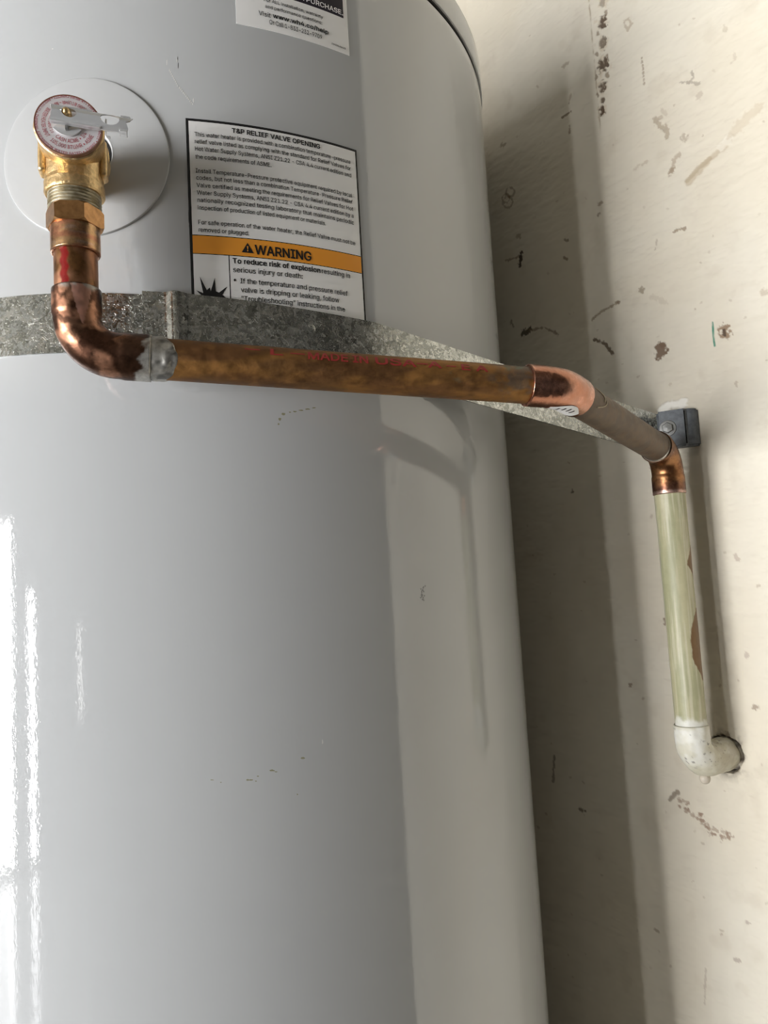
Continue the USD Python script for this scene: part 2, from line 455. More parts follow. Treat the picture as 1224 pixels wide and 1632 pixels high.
# rust blooms, chips, scrapes and pencil lines
marks = [
    ([(895, 107), (905, 102)], 4, (0.42, 0.36, 0.27), .7, 31), ([(897, 187), (910, 178)], 3, BR, .85, 32), ([(908, 200), (908, 211)], 3, (.3, .22, .14), .7, 33),
    ([(910, 150), (907, 164)], 2, (.4, .33, .24), .7, 34), ([(801, 231), (803, 232)], 6, (.30, .23, .15), .7, 35), ([(824, 377), (828, 377)], 5, (.3, .23, .15), .6, 38),
    ([(830, 404), (828, 424)], 5, (.07, .045, .03), .95, 39), ([(806, 416), (826, 409)], 3, (.2, .14, .09), .7, 40), ([(833, 532), (845, 526)], 6, (.10, .07, .045), .9, 41),
    ([(845, 526), (868, 522), (889, 533)], 3, (.24, .18, .12), .75, 42), ([(814, 513), (818, 520)], 4, (.2, .15, .1), .6, 43), ([(900, 382), (904, 384)], 3, BR, .7, 44), ([(898, 411), (904, 413)], 3, BR, .75, 45),
    ([(955, 325), (958, 323)], 4, (.3, .22, .14), .7, 46), ([(953, 342), (957, 341)], 3, BR, .6, 47), ([(944, 509), (958, 497), (984, 483)], 2.5, (.30, .23, .15), .8, 48), ([(984, 482), (986, 483)], 4, BR, .8, 49),
    ([(948, 541), (958, 544), (968, 552), (976, 562)], 3.5, (.16, .11, .07), .9, 50), ([(1052, 553), (1058, 562), (1050, 566)], 9, (.17, .11, .07), .95, 51), ([(1056, 549), (1059, 548)], 5, (.17, .11, .07), .9, 52),
    ([(1155, 525), (1156, 534)], 9, (.28, .19, .12), .95, 53), ([(1154, 528), (1155, 532)], 4, (.08, .05, .03), .9, 54), ([(1023, 463), (1024, 464)], 6, (.25, .19, .12), .7, 55), ([(1040, 472), (1062, 482)], 5, (.55, .48, .38), .5, 56),
    ([(1074, 370), (1083, 365), (1092, 364)], 2.5, (.30, .23, .16), .85, 57), ([(1083, 131), (1098, 131), (1106, 123), (1103, 115)], 2.5, (.40, .35, .28), .85, 58), ([(1098, 131), (1114, 134)], 3, (.40, .35, .28), .85, 59),
    ([(1070, 272), (1074, 255), (1083, 245)], 4, (.42, .34, .25), .7, 60), ([(1069, 275), (1072, 268)], 5, (.33, .25, .17), .8, 61), ([(1089, 219), (1092, 221)], 6, (.45, .38, .29), .8, 62), ([(1113, 152), (1116, 154)], 5, (.5, .43, .34), .7, 63),
    ([(1044, 192), (1050, 199), (1062, 206), (1064, 216)], 5, (.42, .35, .26), .85, 64), ([(1055, 176), (1062, 182)], 4, (.55, .48, .38), .7, 65), ([(1042, 188), (1054, 188)], 3, (.45, .38, .29), .7, 66),
    ([(995, 33), (1001, 30), (1007, 38), (1001, 48), (996, 42), (995, 33)], 2.5, (.5, .43, .33), .9, 67), ([(1046, 384), (1044, 398)], 2, (.4, .33, .25), .6, 68), ([(1024, 262), (1030, 258)], 3, (.5, .42, .32), .6, 69), ([(1010, 270), (1020, 262)], 3, (.5, .42, .32), .5, 70),
    ([(1170, 85), (1172, 95), (1166, 100)], 2.5, (.55, .48, .38), .7, 71), ([(1155, 44), (1157, 48)], 4, (.5, .44, .34), .7, 72), ([(1216, 464), (1219, 466)], 5, (.5, .42, .32), .7, 73),
    ([(883, 1205), (882, 1245)], 3, (.12, .09, .06), .6, 74), ([(927, 1291), (929, 1294)], 6, (.13, .10, .07), .8, 75), ([(1003, 1091), (1005, 1093)], 4, (.25, .18, .12), .8, 76), ([(1060, 988), (1061, 993)], 4, (.25, .18, .12), .8, 77),
    ([(912, 781), (913, 783)], 4, (.15, .11, .08), .8, 78), ([(1203, 1127), (1206, 1128)], 4, (.3, .23, .17), .8, 79), ([(1188, 1044), (1190, 1046)], 4, (.45, .37, .3), .7, 80), ([(1172, 884), (1176, 890)], 4, (.45, .37, .3), .7, 81),
    ([(1170, 1530), (1178, 1531)], 3, (.4, .33, .27), .7, 82), ([(1190, 1470), (1195, 1471)], 2.5, (.4, .33, .27), .7, 83), ([(1125, 1545), (1123, 1600)], 1.8, (.45, .38, .3), .6, 84),
    ([(1046, 1483), (1048, 1485)], 4, (.35, .28, .2), .7, 85), ([(1160, 1172), (1164, 1180)], 5, (.35, .28, .22), .8, 86), ([(1176, 1214), (1184, 1204)], 3, (.45, .38, .3), .8, 87),
]
for pts, w_, c_, a_, sd in marks:
    smear(pts, w_, c_, a_, 1.05, 0.0002, sd, 430)
for (rx, ry, rr_) in ((809, 322, 8), (813, 306, 7), (806, 316, 6)):      # ring-shaped chip beside the heater
    th_ = np.linspace(0, 2 * math.pi, 12)
    smear([(rx + rr_ * math.cos(a), ry + rr_ * 1.1 * math.sin(a)) for a in th_], 2.4, (.24, .18, .12), .6, 1.2, 0.0, rx, 430)
for ky in np.linspace(92, 132, 8):                                         # dotted pencil line
    smear([(1023 + (ky - 92) * .09, ky), (1023 + (ky - 92) * .09, ky + 2)], 2.2, (.35, .28, .2), .8, .3, 0, int(ky))
smear([(1136, 514), (1137, 535), (1139, 552)], 1.7, (.03, .22, .14), .95, .2, 0, 90)
smear([(1098, 289), (1118, 266), (1140, 245), (1160, 224)], 8, (.52, .44, .32), .85, .55, 0.0003, 91, 180)
smear([(1096, 288), (1112, 270), (1130, 252)], 5, (.44, .36, .25), .8, .6, 0, 92)
smear([(1150, 234), (1162, 219)], 8, (.74, .69, .59), .7, .8, -.0004, 93)
smear([(1170, 210), (1188, 190), (1206, 174)], 10, (.58, .50, .38), .7, .9, 0.0002, 94, 300)
rs = np.random.default_rng(7)
for i in range(26):                                                       # flaky diagonal scrape below the drain elbow
    f_ = (i + rs.random()) / 26
    x_, y_ = 1078 + 86 * f_, 1272 + 62 * f_ + 8 * math.sin(f_ * 3)
    dx, dy = rs.normal(0, 5), rs.normal(0, 3.5)
    smear([(x_ + dx, y_ + dy), (x_ + dx + rs.uniform(2, 6), y_ + dy + rs.uniform(0, 5))], rs.uniform(1.8, 3.6), (.30, .21, .15), rs.uniform(.5, .95), 1.2, .0003, 100 + i, 520)
for p_ in ([(1068, 1275), (1076, 1266)], [(1079, 1261), (1081, 1263)]):
    smear(p_, 4, (.25, .2, .15), .85, .6, 0, 131)
for i in range(110):                                                       # little specks all over
    x_, y_ = rs.uniform(790, 1222), rs.uniform(5, 1620)
    smear([(x_, y_), (x_ + rs.uniform(0, 3), y_ + rs.uniform(-2, 2))], rs.uniform(1.2, 2.3), (.42, .34, .25), rs.uniform(.25, .65), .7, 0, 200 + i)
# white filler smear above the bracket, grime and gap around the drain
smear([(1056, 652), (1072, 645), (1090, 644)], 10, (.84, .81, .74), .95, .5, -.0012, 140)
dh = np.hypot(S - hole_s, Z - hole_z)
gap = smoothstep(.0126, .0134, dh) * (1 - smoothstep(.0136, .0147, dh + (fbm(q3(200, 200), 2, 61) - .5) * .004))
relief = relief - gap * 0.008
col = mixc(col, (0.03, 0.025, 0.02), gap * .95)
grime = np.exp(-np.maximum(dh - .015, 0) / .0040) * smoothstep(.46, .68, fbm(q3(190, 190), 4, 62))
col = mixc(col, (0.14, 0.11, 0.08), grime * .75)
relief *= detail
base = N3 * K
V = base - N3 * relief[..., None] + S[..., None] * T3 + Z[..., None] * Z3
wall = struct('wall_right', (V.reshape(-1, 3), tri(grid_faces(*S.shape)[:, ::-1])), wall_mat, 'scuffed cream painted garage wall to the right of the heater', col=col.reshape(-1, 3), smooth=True)
part('wall_backing', slab(U0, UE, W1 + .012, W1 + .12, 0, CEIL), room_mat, wall, smooth=False)
part('wall_end', slab(UE - .006, UE, W1 + .0002, W1 + .12, 0, CEIL), room_mat, wall, smooth=False)

# ------------------------------------------------------------------ water heater
E2 = EYE[2]
TOP = E2 + 0.4375
BOT = 0.61
heater = thing('water_heater', 'large grey cylindrical water heater with white labels filling the left', 'water heater', (C[0], C[1], BOT))


def band(th0, th1, z0, z1, r, thick=0.0, nt=None, nz=2):
    """Curved sheet on the heater; with thickness if thick > 0. th0..z1 may vary: z0, z1 callables of theta."""
    nt = nt or max(2, int(abs(th1 - th0) * R / 0.003) + 2)
    th = np.linspace(th0, th1, nt)
    f0 = z0 if callable(z0) else (lambda t_: np.full_like(t_, z0))
    f1 = z1 if callable(z1) else (lambda t_: np.full_like(t_, z1))
    a, b = f0(th), f1(th)
    v = np.linspace(0, 1, nz)
    z = a[:, None] + (b - a)[:, None] * v
    rr = np.broadcast_to(r(th)[:, None] if callable(r) else r, z.shape)
    V = tank_pt(th[:, None], z, rr + thick)
    f = tri(grid_faces(nt, nz)[:, ::-1])
    if not thick:
        return V.reshape(-1, 3), f
    Vi = tank_pt(th[:, None], z, rr)
    n = nt * nz
    idx = np.arange(n).reshape(nt, nz)
    loop = np.concatenate([idx[:, 0], idx[-1, 1:], idx[-2::-1, -1], idx[0, -2:0:-1]])
    l2 = np.roll(loop, -1)
    side = np.vstack([np.stack([loop, loop + n, l2 + n], -1), np.stack([loop, l2 + n, l2], -1)])
    return np.vstack([V.reshape(-1, 3), Vi.reshape(-1, 3)]), np.vstack([f, f[:, ::-1] + n, side])


def lathe_z(prof, M=420):
    pr = np.asarray(prof, float)
    th = np.arange(M) * 2 * math.pi / M
    V = tank_pt(th[None, :], pr[:, 1, None], pr[:, 0, None])
    return V.reshape(-1, 3), tri(grid_faces(len(pr), M, True)[:, ::-1])


zs = np.linspace(BOT + .02, TOP - .003, 120)
part('tank_jacket', lathe_z([(0.001, BOT), (R - .012, BOT), (R - .002, BOT + .004), (R, BOT + .02)] + [(R, z) for z in zs[1:]] + [(R - .0015, TOP - .0008), (R - .004, TOP)]), tank_mat, heater, smooth=40)
part('lid_seam', lathe_z([(R - .006, TOP - .001), (R - .0004, TOP - .0002), (R - .0004, TOP + .0024), (R - .006, TOP + .003)]), hole_mat, heater, smooth=False, label='dark seam under the lid')
part('top_lid', lathe_z([(R - .004, TOP - .002), (R - .003, TOP + .0012), (R + .0006, TOP + .0022), (R + .0012, TOP + .004), (R + .0012, TOP + .026), (R - .001, TOP + .031), (R - .006, TOP + .035), (R - .03, TOP + .0365), (0.001, TOP + .037)]), tank_mat, heater, smooth=40)

# labels ------------------------------------------------------------
AR = dict(narrow=1.0)
tcache = {}


def flat_text(s, bold):
    k = (s, bold)
    if k not in tcache:
        m = text_mesh(s, 1.0, 0.02, bold)
        tcache[k] = (np.asarray(m.vertices), np.asarray(m.faces))
    return tcache[k]


def tank_text(s, th0, th1, z, h, bold=False, off=0.0006, slope=0.0):
    """Lettering bent onto the heater between two angles, capitals h tall."""
    v, f = flat_text(s, bold)
    x0, x1 = v[:, 0].min(), v[:, 0].max()
    th = th0 + (v[:, 0] - x0) / (x1 - x0) * (th1 - th0)
    return tank_pt(th, z + v[:, 1] * h + slope * (th - th0) * R, R + off + v[:, 2] * 0.003), f


def lp(x, y):                                          # enlarged view of the label -> photograph
    return 280 + x * 320 / 1224, 170 + y * 350 / 1339


TH0, TH1 = math.radians(12.5), math.radians(35.2)
LZ1, LZ0 = E2 + .2861, E2 + .138
lab = part('instruction_label', band(TH0, TH1, LZ0, LZ1, R, .0003), black_ink, heater, smooth=35, label='white instruction label with black border and orange warning band')
mm = lambda d: d / R                                   # metres along the girth -> angle
BAND1, BAND0 = E2 + .2128, E2 + .2019
bw = 0.0016
part('upper_field', band(TH0 + mm(bw), TH1 - mm(bw * .8), BAND1 + .0005, LZ1 - bw, R + .0003, .0001), white_label, lab)
part('hazard_band', band(TH0 + mm(bw), TH1 - mm(bw * .8), BAND0, BAND1, R + .0003, .0001), orange_ink, lab, label='orange warning band')
divx = tank_tz(*lp(328, 1000))[0]
part('lower_field', band(TH0 + mm(bw), divx - mm(.0003), LZ0 + bw, BAND0 - .0005, R + .0003, .0001), white_label, lab)
part('lower_field', band(divx + mm(.0003), TH1 - mm(bw * .8), LZ0 + bw, BAND0 - .0005, R + .0003, .0001), white_label, lab)
lines = [
    ('T&P RELIEF VALVE OPENING', (342, 165), (878, 257), 30, True),
    ('This water heater is provided with a combination temperature-pressure', (115, 190), (1062, 345), 27, False),
    ('relief valve listed as complying with the standard for Relief Valves for', (117, 232), (1065, 387), 27, False),
    ('Hot Water Supply Systems, ANSI Z21.22 - CSA 4.4 current edition and', (118, 275), (1067, 430), 27, False),
    ('the code requirements of ASME.', (120, 318), (582, 373), 27, False),
    ('Install Temperature-Pressure protective equipment required by local', (123, 410), (1073, 552), 27, False),
    ('codes, but not less than a combination Temperature-Pressure Relief', (126, 450), (1076, 593), 27, False),
    ('Valve certified as meeting the requirements for Relief Valves for Hot', (128, 494), (1079, 637), 27, False),
    ('Water Supply Systems, ANSI Z21.22 - CSA 4.4 current edition by a', (130, 540), (1082, 679), 27, False),
    ('nationally recognized testing laboratory that maintains periodic', (133, 585), (1084, 720), 27, False),
    ('inspection of production of listed equipment or materials.', (135, 628), (913, 728), 27, False),
    ('For safe operation of the water heater, the Relief Valve must not be', (138, 718), (1092, 848), 27, False),
    ('removed or plugged.', (140, 762), (446, 790), 27, False),
    ('WARNING', (483, 902), (826, 942), 58, True),
    ('To reduce risk of explosion', (347, 955), (880, 1016), 32, True),
    ('resulting in', (889, 1019), (1061, 1046), 32, False),
    ('serious injury or death:', (350, 1006), (772, 1055), 32, False),
    ('If the temperature and pressure relief', (393, 1078), (1046, 1157), 32, False),
    ('valve is dripping or leaking, follow', (397, 1130), (995, 1200), 32, False),
    ('\u201cTroubleshooting\u201d instructions in the', (400, 1180), (1030, 1258), 32, False),
]
ms = []
for s, a, b, hpx, bold in lines:
    (ta, za), (tb, zb_) = tank_tz(*lp(*a)), tank_tz(*lp(*b))
    ms.append(tank_text(s, ta, tb, za * .5 + zb_ * .5, hpx * (350 / 1339) * 0.455 / FPX, bold))
bt, bz = tank_tz(*lp(360, 1062))
ms.append(tank_text('\u2022', bt - mm(.0006), bt + mm(.0006), bz - .0012, .0036))
part('lettering', join(*ms), black_ink, lab, smooth=False, kind='stuff')


def tank_poly(poly, off=0.0006):
    """Flat outline (list of enlarged-label points) laid on the heater."""
    tz = np.array([tank_tz(*lp(*p)) for p in poly])
    g = sg.Polygon(np.stack([tz[:, 0] * R, tz[:, 1]], -1)).buffer(0)
    m = trimesh.creation.extrude_polygon(g if g.geom_type == 'Polygon' else max(g.geoms, key=lambda q: q.area), 0.00005, engine='earcut')
    v = np.asarray(m.vertices)
    return tank_pt(v[:, 0] / R, v[:, 1], R + off + v[:, 2]), np.asarray(m.faces)


part('warning_triangle', tank_poly([(437, 833), (475, 897), (402, 889)]), black_ink, lab, smooth=False, label='black hazard triangle')
part('exclamation_mark', join(tank_poly([(433, 853), (442, 854), (440, 873), (436, 873)], .0007), tank_poly([(435, 877), (442, 878), (441, 885), (434, 884)], .0007)), orange_ink, lab, smooth=False)
bc = (222, 1190)
spk = [(95, 1120), (170, 1120), (147, 1038), (190, 1122), (207, 1105), (214, 1128), (238, 1045), (244, 1128), (264, 1136), (312, 1100), (284, 1150), (320, 1180), (270, 1200), (300, 1250), (235, 1225), (215, 1270), (195, 1225), (140, 1250), (165, 1195), (115, 1180), (160, 1155), (126, 1122), (168, 1140), (0, 0)]
part('burst_symbol', tank_poly(spk[2:-1]), black_ink, lab, smooth=False, label='black explosion burst symbol')

cp = lambda x, y: (360 + x * 220 / 1224, y * 100 / 556)
cth0, cth1 = math.radians(19.2), math.radians(34.95)
cz0 = E2 + .352
lab2 = part('contact_label', band(cth0, cth1, cz0, cz0 + .062, R, .0003), white_label, heater, label='white contact label with black panel near the top')
(pa, za), (pb, zb_) = tank_tz(*cp(560, 10)), tank_tz(*cp(1040, 165))
part('black_panel', band(cth0 + mm(.003), pb, zb_, cz0 + .052, R + .0003, .0001), plain('panel_ink', (0.016, 0.012, 0.022), 0.4), lab2)
ms = []
for s, a, b, hpx, bold in (('For ALL installation, warranty', (335, 18), (857, 168), 33, False), ('and performance questions:', (347, 80), (850, 216), 33, False),
                           ('Visit', (290, 137), (395, 163), 44, False), ('www.wh4.co/help', (414, 168), (906, 304), 42, True),
                           ('Or Call 1-833-232-9709', (385, 222), (850, 350), 44, False), ('100314615', (935, 402), (1057, 440), 18, False)):
    (ta, za), (tb, zc) = tank_tz(*cp(*a)), tank_tz(*cp(*b))
    ms.append(tank_text(s, ta, tb, (za + zc) / 2, hpx * (100 / 556) * 0.46 / FPX, bold))
part('lettering', join(*ms), black_ink, lab2, smooth=False, kind='stuff')
(ta, za), (tb, zc) = tank_tz(*cp(712, 38)), tank_tz(*cp(1033, 125))
hh = 48 * (100 / 556) * 0.46 / FPX
part('panel_lettering', join(tank_text('PURCHASE.', ta, tb, (za + zc) / 2, hh, True, .0007), tank_text('YOUR', ta - (tb - ta) * .50, ta - (tb - ta) * .06, (za + zc) / 2, hh, True, .0007)), white_label, lab2, smooth=False, kind='stuff')

# chips and scratches in the enamel --------------------------------
rs = np.random.default_rng(3)


def flecks(pts, r):
    out = []
    for x, y, w_, h_ in pts:
        k = 9
        a = np.linspace(0, 2 * math.pi, k, endpoint=False)
        rad = rs.uniform(.55, 1.0, k)
        tz = np.array([tank_tz(x + w_ * q * math.cos(b), y + h_ * q * math.sin(b)) for q, b in zip(rad, a)])
        g = sg.Polygon(np.stack([tz[:, 0] * R, tz[:, 1]], -1)).buffer(0)
        m = trimesh.creation.extrude_polygon(g if g.geom_type == 'Polygon' else max(g.geoms, key=lambda q: q.area), 0.00006, engine='earcut')
        v = np.asarray(m.vertices)
        out.append((tank_pt(v[:, 0] / R, v[:, 1], R + r + v[:, 2]), np.asarray(m.faces)))
    return join(*out)


chip_mat = plain('bare_primer', (0.27, 0.26, 0.16), 0.8)
scr_l = plain('scratch_pale', (0.68, 0.67, 0.64), 0.6)
scr_d = plain('scratch_dark', (0.06, 0.055, 0.05), 0.7)
ck = [(446, 668, 3.5, 3), (452, 660, 4, 2.5), (444, 676, 2, 2), (470, 656, 4, 1.4), (480, 654, 5, 1.2), (490, 652, 5, 1.5), (500, 650, 4, 1.2), (462, 657, 2, 1.2), (433, 1228, 6, 2), (483, 1208, 5, 1.8), (440, 1230, 3, 1), (400, 1243, 5, 1.4), (411, 1237, 2.5, 1.2), (395, 1243, 3, 1.5), (408, 1245, 2, 1.2), (338, 1243, 4, 1.0), (352, 1247, 2, .9), (474, 1266, 1.5, 1.2)]
part('paint_chip', flecks(ck, 0), chip_mat, heater, smooth=False, kind='stuff', label='small olive brown chips in the grey enamel')
ln = [(270 + i * 1.6, 112 + i * 3.0, 1.2, 2.2) for i in range(9)] + [(286 + i * 2.1, 140 + i * 2.6, 1.4, 2.2) for i in range(11)] + [(266, 100, .9, 7), (282, 96, .8, 5), (308, 160, 1.2, 5), (514, 1182, 1.2, 5), (84, 78, 1.4, 1.4)]
part('scratch_mark', flecks(ln, 0), scr_l, heater, smooth=False, kind='stuff', label='pale scratches in the enamel above the label')
part('scratch_mark', flecks([(284, 104, .5, 7), (283, 93, .5, 4), (301, 345, .8, 14), (302, 360, .8, 5)], 0), scr_d, heater, smooth=False, kind='stuff')
part('smudge_mark', flecks([(673 + rs.normal(0, 2.2), 948 + rs.normal(0, 7), 1.3, 1.8) for _ in range(22)], 0), plain('smudge_grey', (0.25, 0.25, 0.255), 0.5), heater, smooth=False, kind='stuff')

# escutcheon disc round the valve opening
ESC = on_tank(135, 251)
eth, ez, er, hr = math.atan2(ESC[0] - C[0], C[1] - ESC[1]), ESC[2], 0.0492, 0.0165


def disc_on_tank(cx, r0, r1, prof):
    M = 128
    a = np.arange(M) * 2 * math.pi / M
    rows = []
    for rr, off in prof:
        rows.append(tank_pt(eth + (cx + rr * np.cos(a)) / R, ez + rr * np.sin(a), R + off))
    V = np.array(rows)
    return V.reshape(-1, 3), tri(grid_faces(len(prof), M, True))


part('valve_escutcheon', disc_on_tank(0, hr, er, [(hr - .0003, 0.0), (hr, .0026), (hr + .0008, .0032)] + [(x, .0030 - .0014 * (x - hr) / (er - hr)) for x in np.linspace(hr + .002, er - .0008, 14)] + [(er - .0003, .0014), (er, .0006), (er, 0.0)]), esc_mat, heater, smooth=40, label='round grey plastic cover plate behind the brass valve')
part('valve_opening', disc_on_tank(0, 0, hr, [(0.0001, .0002), (hr + .0004, .0002)]), hole_mat, heater, smooth=False)

part_stand = struct('platform', slab(float(T @ C) - .31, float(T @ C) + .31, float(N @ C) - .31, K - .002, 0, BOT), wood_mat, 'raised wooden platform under the heater', smooth=False)

# ------------------------------------------------------------------ discharge pipe
P1 = EYE + ray(124, 563) * 0.394
P2 = EYE + ray(893, 618) * 0.458
P3 = on_wall(1061, 722, 0.045)
P4 = np.array([P3[0], P3[1], on_wall(1108, 1217, 0.045)[2]])
PR = 0.0111


def z_at(py):
    lo, hi = E2 - .3, E2 + .5
    for _ in range(50):
        m_ = (lo + hi) / 2
        d = np.array([P1[0], P1[1], m_]) - EYE
        y = 816 - FPX * (d @ CU) / (d @ _F)
        lo, hi = (m_, hi) if y > py else (lo, m_)
    return lo


pipe = thing('discharge_pipe', 'copper relief discharge pipe running from brass valve across heater down into wall', 'pipe', P4)
COP, OXI, DRK = np.array((0.66, 0.33, 0.20)), np.array((0.34, 0.165, 0.065)), np.array((0.10, 0.052, 0.03))
SOL = np.array((0.60, 0.58, 0.53))


def metal_tube(name, path, radii, colfn, M=72, label=None, wob=None, matl=None, ref=Z3, caps=False):
    V, F, s, a, fr = tube(path, radii, M, ref, wob)
    c, look = colfn(V, s, a)
    return part(name, (V, F), matl or metal_mat, pipe, col=c, look=look, label=label), fr


def nf(V, k, seed, oct_=4):
    return fbm(V * k + 37.0, oct_, seed)


def finish(V, metal, rough):
    return np.stack([np.broadcast_to(metal, len(V)), np.broadcast_to(rough, len(V)), np.zeros(len(V))], -1)


def fitting(corner, din, dout, ends, rb, hub=0.0126, bulb=0.0121, step=0.0009, inner=PR, lens=(0.016, 0.016)):
    """Elbow: socket, bend of radius rb, socket. din: travel direction in, dout: out. ends: corner-to-face lengths."""
    din, dout = unit(din), unit(dout)
    ang = math.acos(np.clip(din @ dout, -1, 1))
    tl = rb * math.tan(ang / 2)
    a0, a1 = corner - din * tl, corner + dout * tl
    side = unit(dout - din * (din @ dout))
    cen = a0 + side * rb
    k = max(8, int(rb * ang / step))
    arc = [cen - side * rb * math.cos(q) + din * rb * math.sin(q) for q in np.linspace(0, ang, k)]
    f0, f1 = corner - din * ends[0], corner + dout * ends[1]
    pts, rad = [], []

    def add(p, r):
        pts.append(p); rad.append(r)
    e0 = f0
    add(e0 + din * .0006, inner - .0004); add(e0, inner); add(e0, hub - .0006); add(e0 + din * .0005, hub); add(e0 + din * .001, hub)
    for p in line_pts(e0 + din * .0015, a0 - din * .001, step):
        u_ = (p - e0) @ din
        add(p, hub - (hub - bulb) * smoothstep(lens[0] - .003, lens[0] + .001, u_))
    for p in arc:
        add(p, bulb)
    for p in line_pts(a1 + dout * .001, f1 - dout * .0015, step):
        u_ = (f1 - p) @ dout
        add(p, hub - (hub - bulb) * smoothstep(lens[1] - .003, lens[1] + .001, u_))
    add(f1 - dout * .001, hub); add(f1 - dout * .0005, hub); add(f1, hub - .0006); add(f1, inner); add(f1 - dout * .0006, inner - .0004)
    return np.array(pts), np.array(rad)


UP = Z3
zh = z_at(407)                                          # bottom of the adapter cup
zE1 = z_at(463)
d12, d23 = unit(P2 - P1), unit(P3 - P2)
E1a = zE1 - P1[2]
E1b = 0.0375
# --- first short riser
axis0 = np.array([P1[0], P1[1], 0])


def riser_col(V, s, a):
    m = smoothstep(.35, .65, nf(V, 120, 3))
    c = mixc(OXI * .85, COP * .8, m * .7)
    c = mixc(c, DRK * 1.6, smoothstep(.5, .72, nf(V * np.array([1, 1, .4]), 160, 4)) * .7)
    ang = np.arctan2(V[:, 0] - P1[0], -(V[:, 1] - P1[1]))     # 0 faces the viewer
    red = (1 - smoothstep(.14, .26, np.abs(ang + .17 + .05 * np.sin(V[:, 2] * 900)))) * smoothstep(.16, .26, nf(V, 210, 9))
    drip = red
    c = mixc(c, (0.27, 0.006, 0.006), drip)
    return c, finish(V, .92 - .92 * drip, .36 - .24 * drip + .1 * m)


metal_tube('riser_pipe', line_pts([P1[0], P1[1], zE1 - .012], [P1[0], P1[1], zh + .012], .0007), np.full(len(line_pts([P1[0], P1[1], zE1 - .012], [P1[0], P1[1], zh + .012], .0007)), PR), riser_col, 120, label='short copper riser with a glossy red flux run')
# --- elbow 1


def e1_col(V, s, a):
    n1, n2 = nf(V, 85, 11), nf(V, 240, 12)
    c = mixc(np.array((.115, .052, .030)), COP * .68, smoothstep(.54, .66, n1))
    c = mixc(c, DRK, smoothstep(.50, .66, nf(V, 95, 14)) * .8)
    c = mixc(c, DRK * .8, smoothstep(.5, .9, (np.asarray(V) - P1) @ d12 / .03) * .65)
    ang = np.arctan2(V[:, 0] - P1[0], -(V[:, 1] - P1[1]))
    dz = (V[:, 2] - P1[2])
    drop = (np.abs(ang - .58) < .46 * np.clip((dz - .012) / .022, 0, 1) ** .8) & (dz > .012) & (dz < .0335) & (V[:, 1] < P1[1])
    dm = drop.astype(float)
    c = mixc(c, (.62, .34, .26), dm * .85)
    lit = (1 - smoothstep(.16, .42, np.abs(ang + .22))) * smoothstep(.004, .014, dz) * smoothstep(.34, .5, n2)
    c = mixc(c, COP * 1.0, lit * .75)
    top = smoothstep(E1a - .0035, E1a - .001, dz + (n2 - .5) * .004)
    c = mixc(c, SOL * .8, top * smoothstep(.35, .55, n2) * .8)
    along = (V - P1) @ d12
    sm = smoothstep(E1b - .0055, E1b - .002, along + (n2 - .5) * .012 + np.clip(-((V - P1) @ UP + .004) / .012, -.3, 1) * .005)
    c = mixc(c, SOL * .85, sm)
    return c, finish(V, .9 - .15 * sm, .30 + .16 * smoothstep(.4, .6, nf(V, 130, 15)) + dm * .15)


pth, rad = fitting(P1, -UP, d12, (E1a, E1b), 0.021)
metal_tube('elbow', pth, rad, e1_col, 120, label='dark tarnished copper elbow below the brass adapter', ref=np.array([0, -1.0, 0]))
# solder collar on the long run


def sol_col(V, s, a):
    n1 = nf(V, 170, 21)
    c = mixc(SOL, SOL * .33, smoothstep(.42, .66, n1))
    c = mixc(c, (.45, .25, .18), smoothstep(.62, .75, nf(V, 120, 22)) * .6)
    return c, finish(V, .85, .30 + .25 * n1)


ps = line_pts(P1 + d12 * (E1b - .001), P1 + d12 * (E1b + .0145), .0006)
us = np.linspace(0, 1, len(ps))
metal_tube('solder_collar', ps, PR + .0011 * np.sin(np.pi * np.clip(us * .72 + .28, 0, 1)) ** .6 - .0002, sol_col, 96, label='lumpy grey solder collar', wob=lambda s, t_: (noise(np.stack(np.broadcast_arrays(s * 330, np.cos(t_) * 2.2 + 5, np.sin(t_) * 2.2 + 5), -1), 4) - .55) * .0011 * smoothstep(0, .004, s) - smoothstep(.010, .0148, s + .0035 * np.sin(t_ * 2 + 1)) * .0012)
# --- long run across the heater
run_a, run_b = P1 + d12 * (E1b - .012), P2 - d12 * .006
E2L = 0.0225


def run_col(V, s, a):
    V2 = V @ np.stack([d12 * .35, np.cross(d12, UP), UP], 1)
    n1 = fbm(V2 * 95 + 11, 4, 31)
    c = mixc(OXI * .66, np.array((.35, .172, .052)), smoothstep(.38, .6, n1))
    c = mixc(c, np.array((.16, .085, .04)), smoothstep(.52, .70, fbm(V2 * 60 + 3, 4, 32)) * .7)
    up = ((V - run_a) - np.outer((V - run_a) @ d12, d12)) @ UP / PR
    dist = (V - P1) @ d12
    L = np.linalg.norm(P2 - P1)
    end = smoothstep(L - .062, L - .030, dist + (nf(V, 70, 33) - .5) * .05) * smoothstep(.36, .52, nf(V, 120, 34) + .12 * up)
    c = mixc(c, np.array((.13, .10, .075)), end * .85)
    c = mixc(c, np.array((.13, .20, .15)), smoothstep(.66, .74, nf(V, 130, 36)) * smoothstep(L - .09, L - .05, dist) * .5)
    c = mixc(c, np.array((.52, .26, .08)), smoothstep(.60, .72, nf(V, 150, 35)) * .22)
    return c, finish(V, .80 - .3 * end, .46 + .12 * n1)


pr = line_pts(run_a, run_b, .0011)
metal_tube('cross_pipe', pr, np.full(len(pr), PR), run_col, 110, label='long copper cross pipe with red print along its top')
# printed red lettering along the top of the run
fr_up = unit(UP - d12 * (UP @ d12))
fr_out = np.cross(d12, fr_up)                           # towards the viewer
if fr_out @ (EYE - P1) < 0:
    fr_out = -fr_out


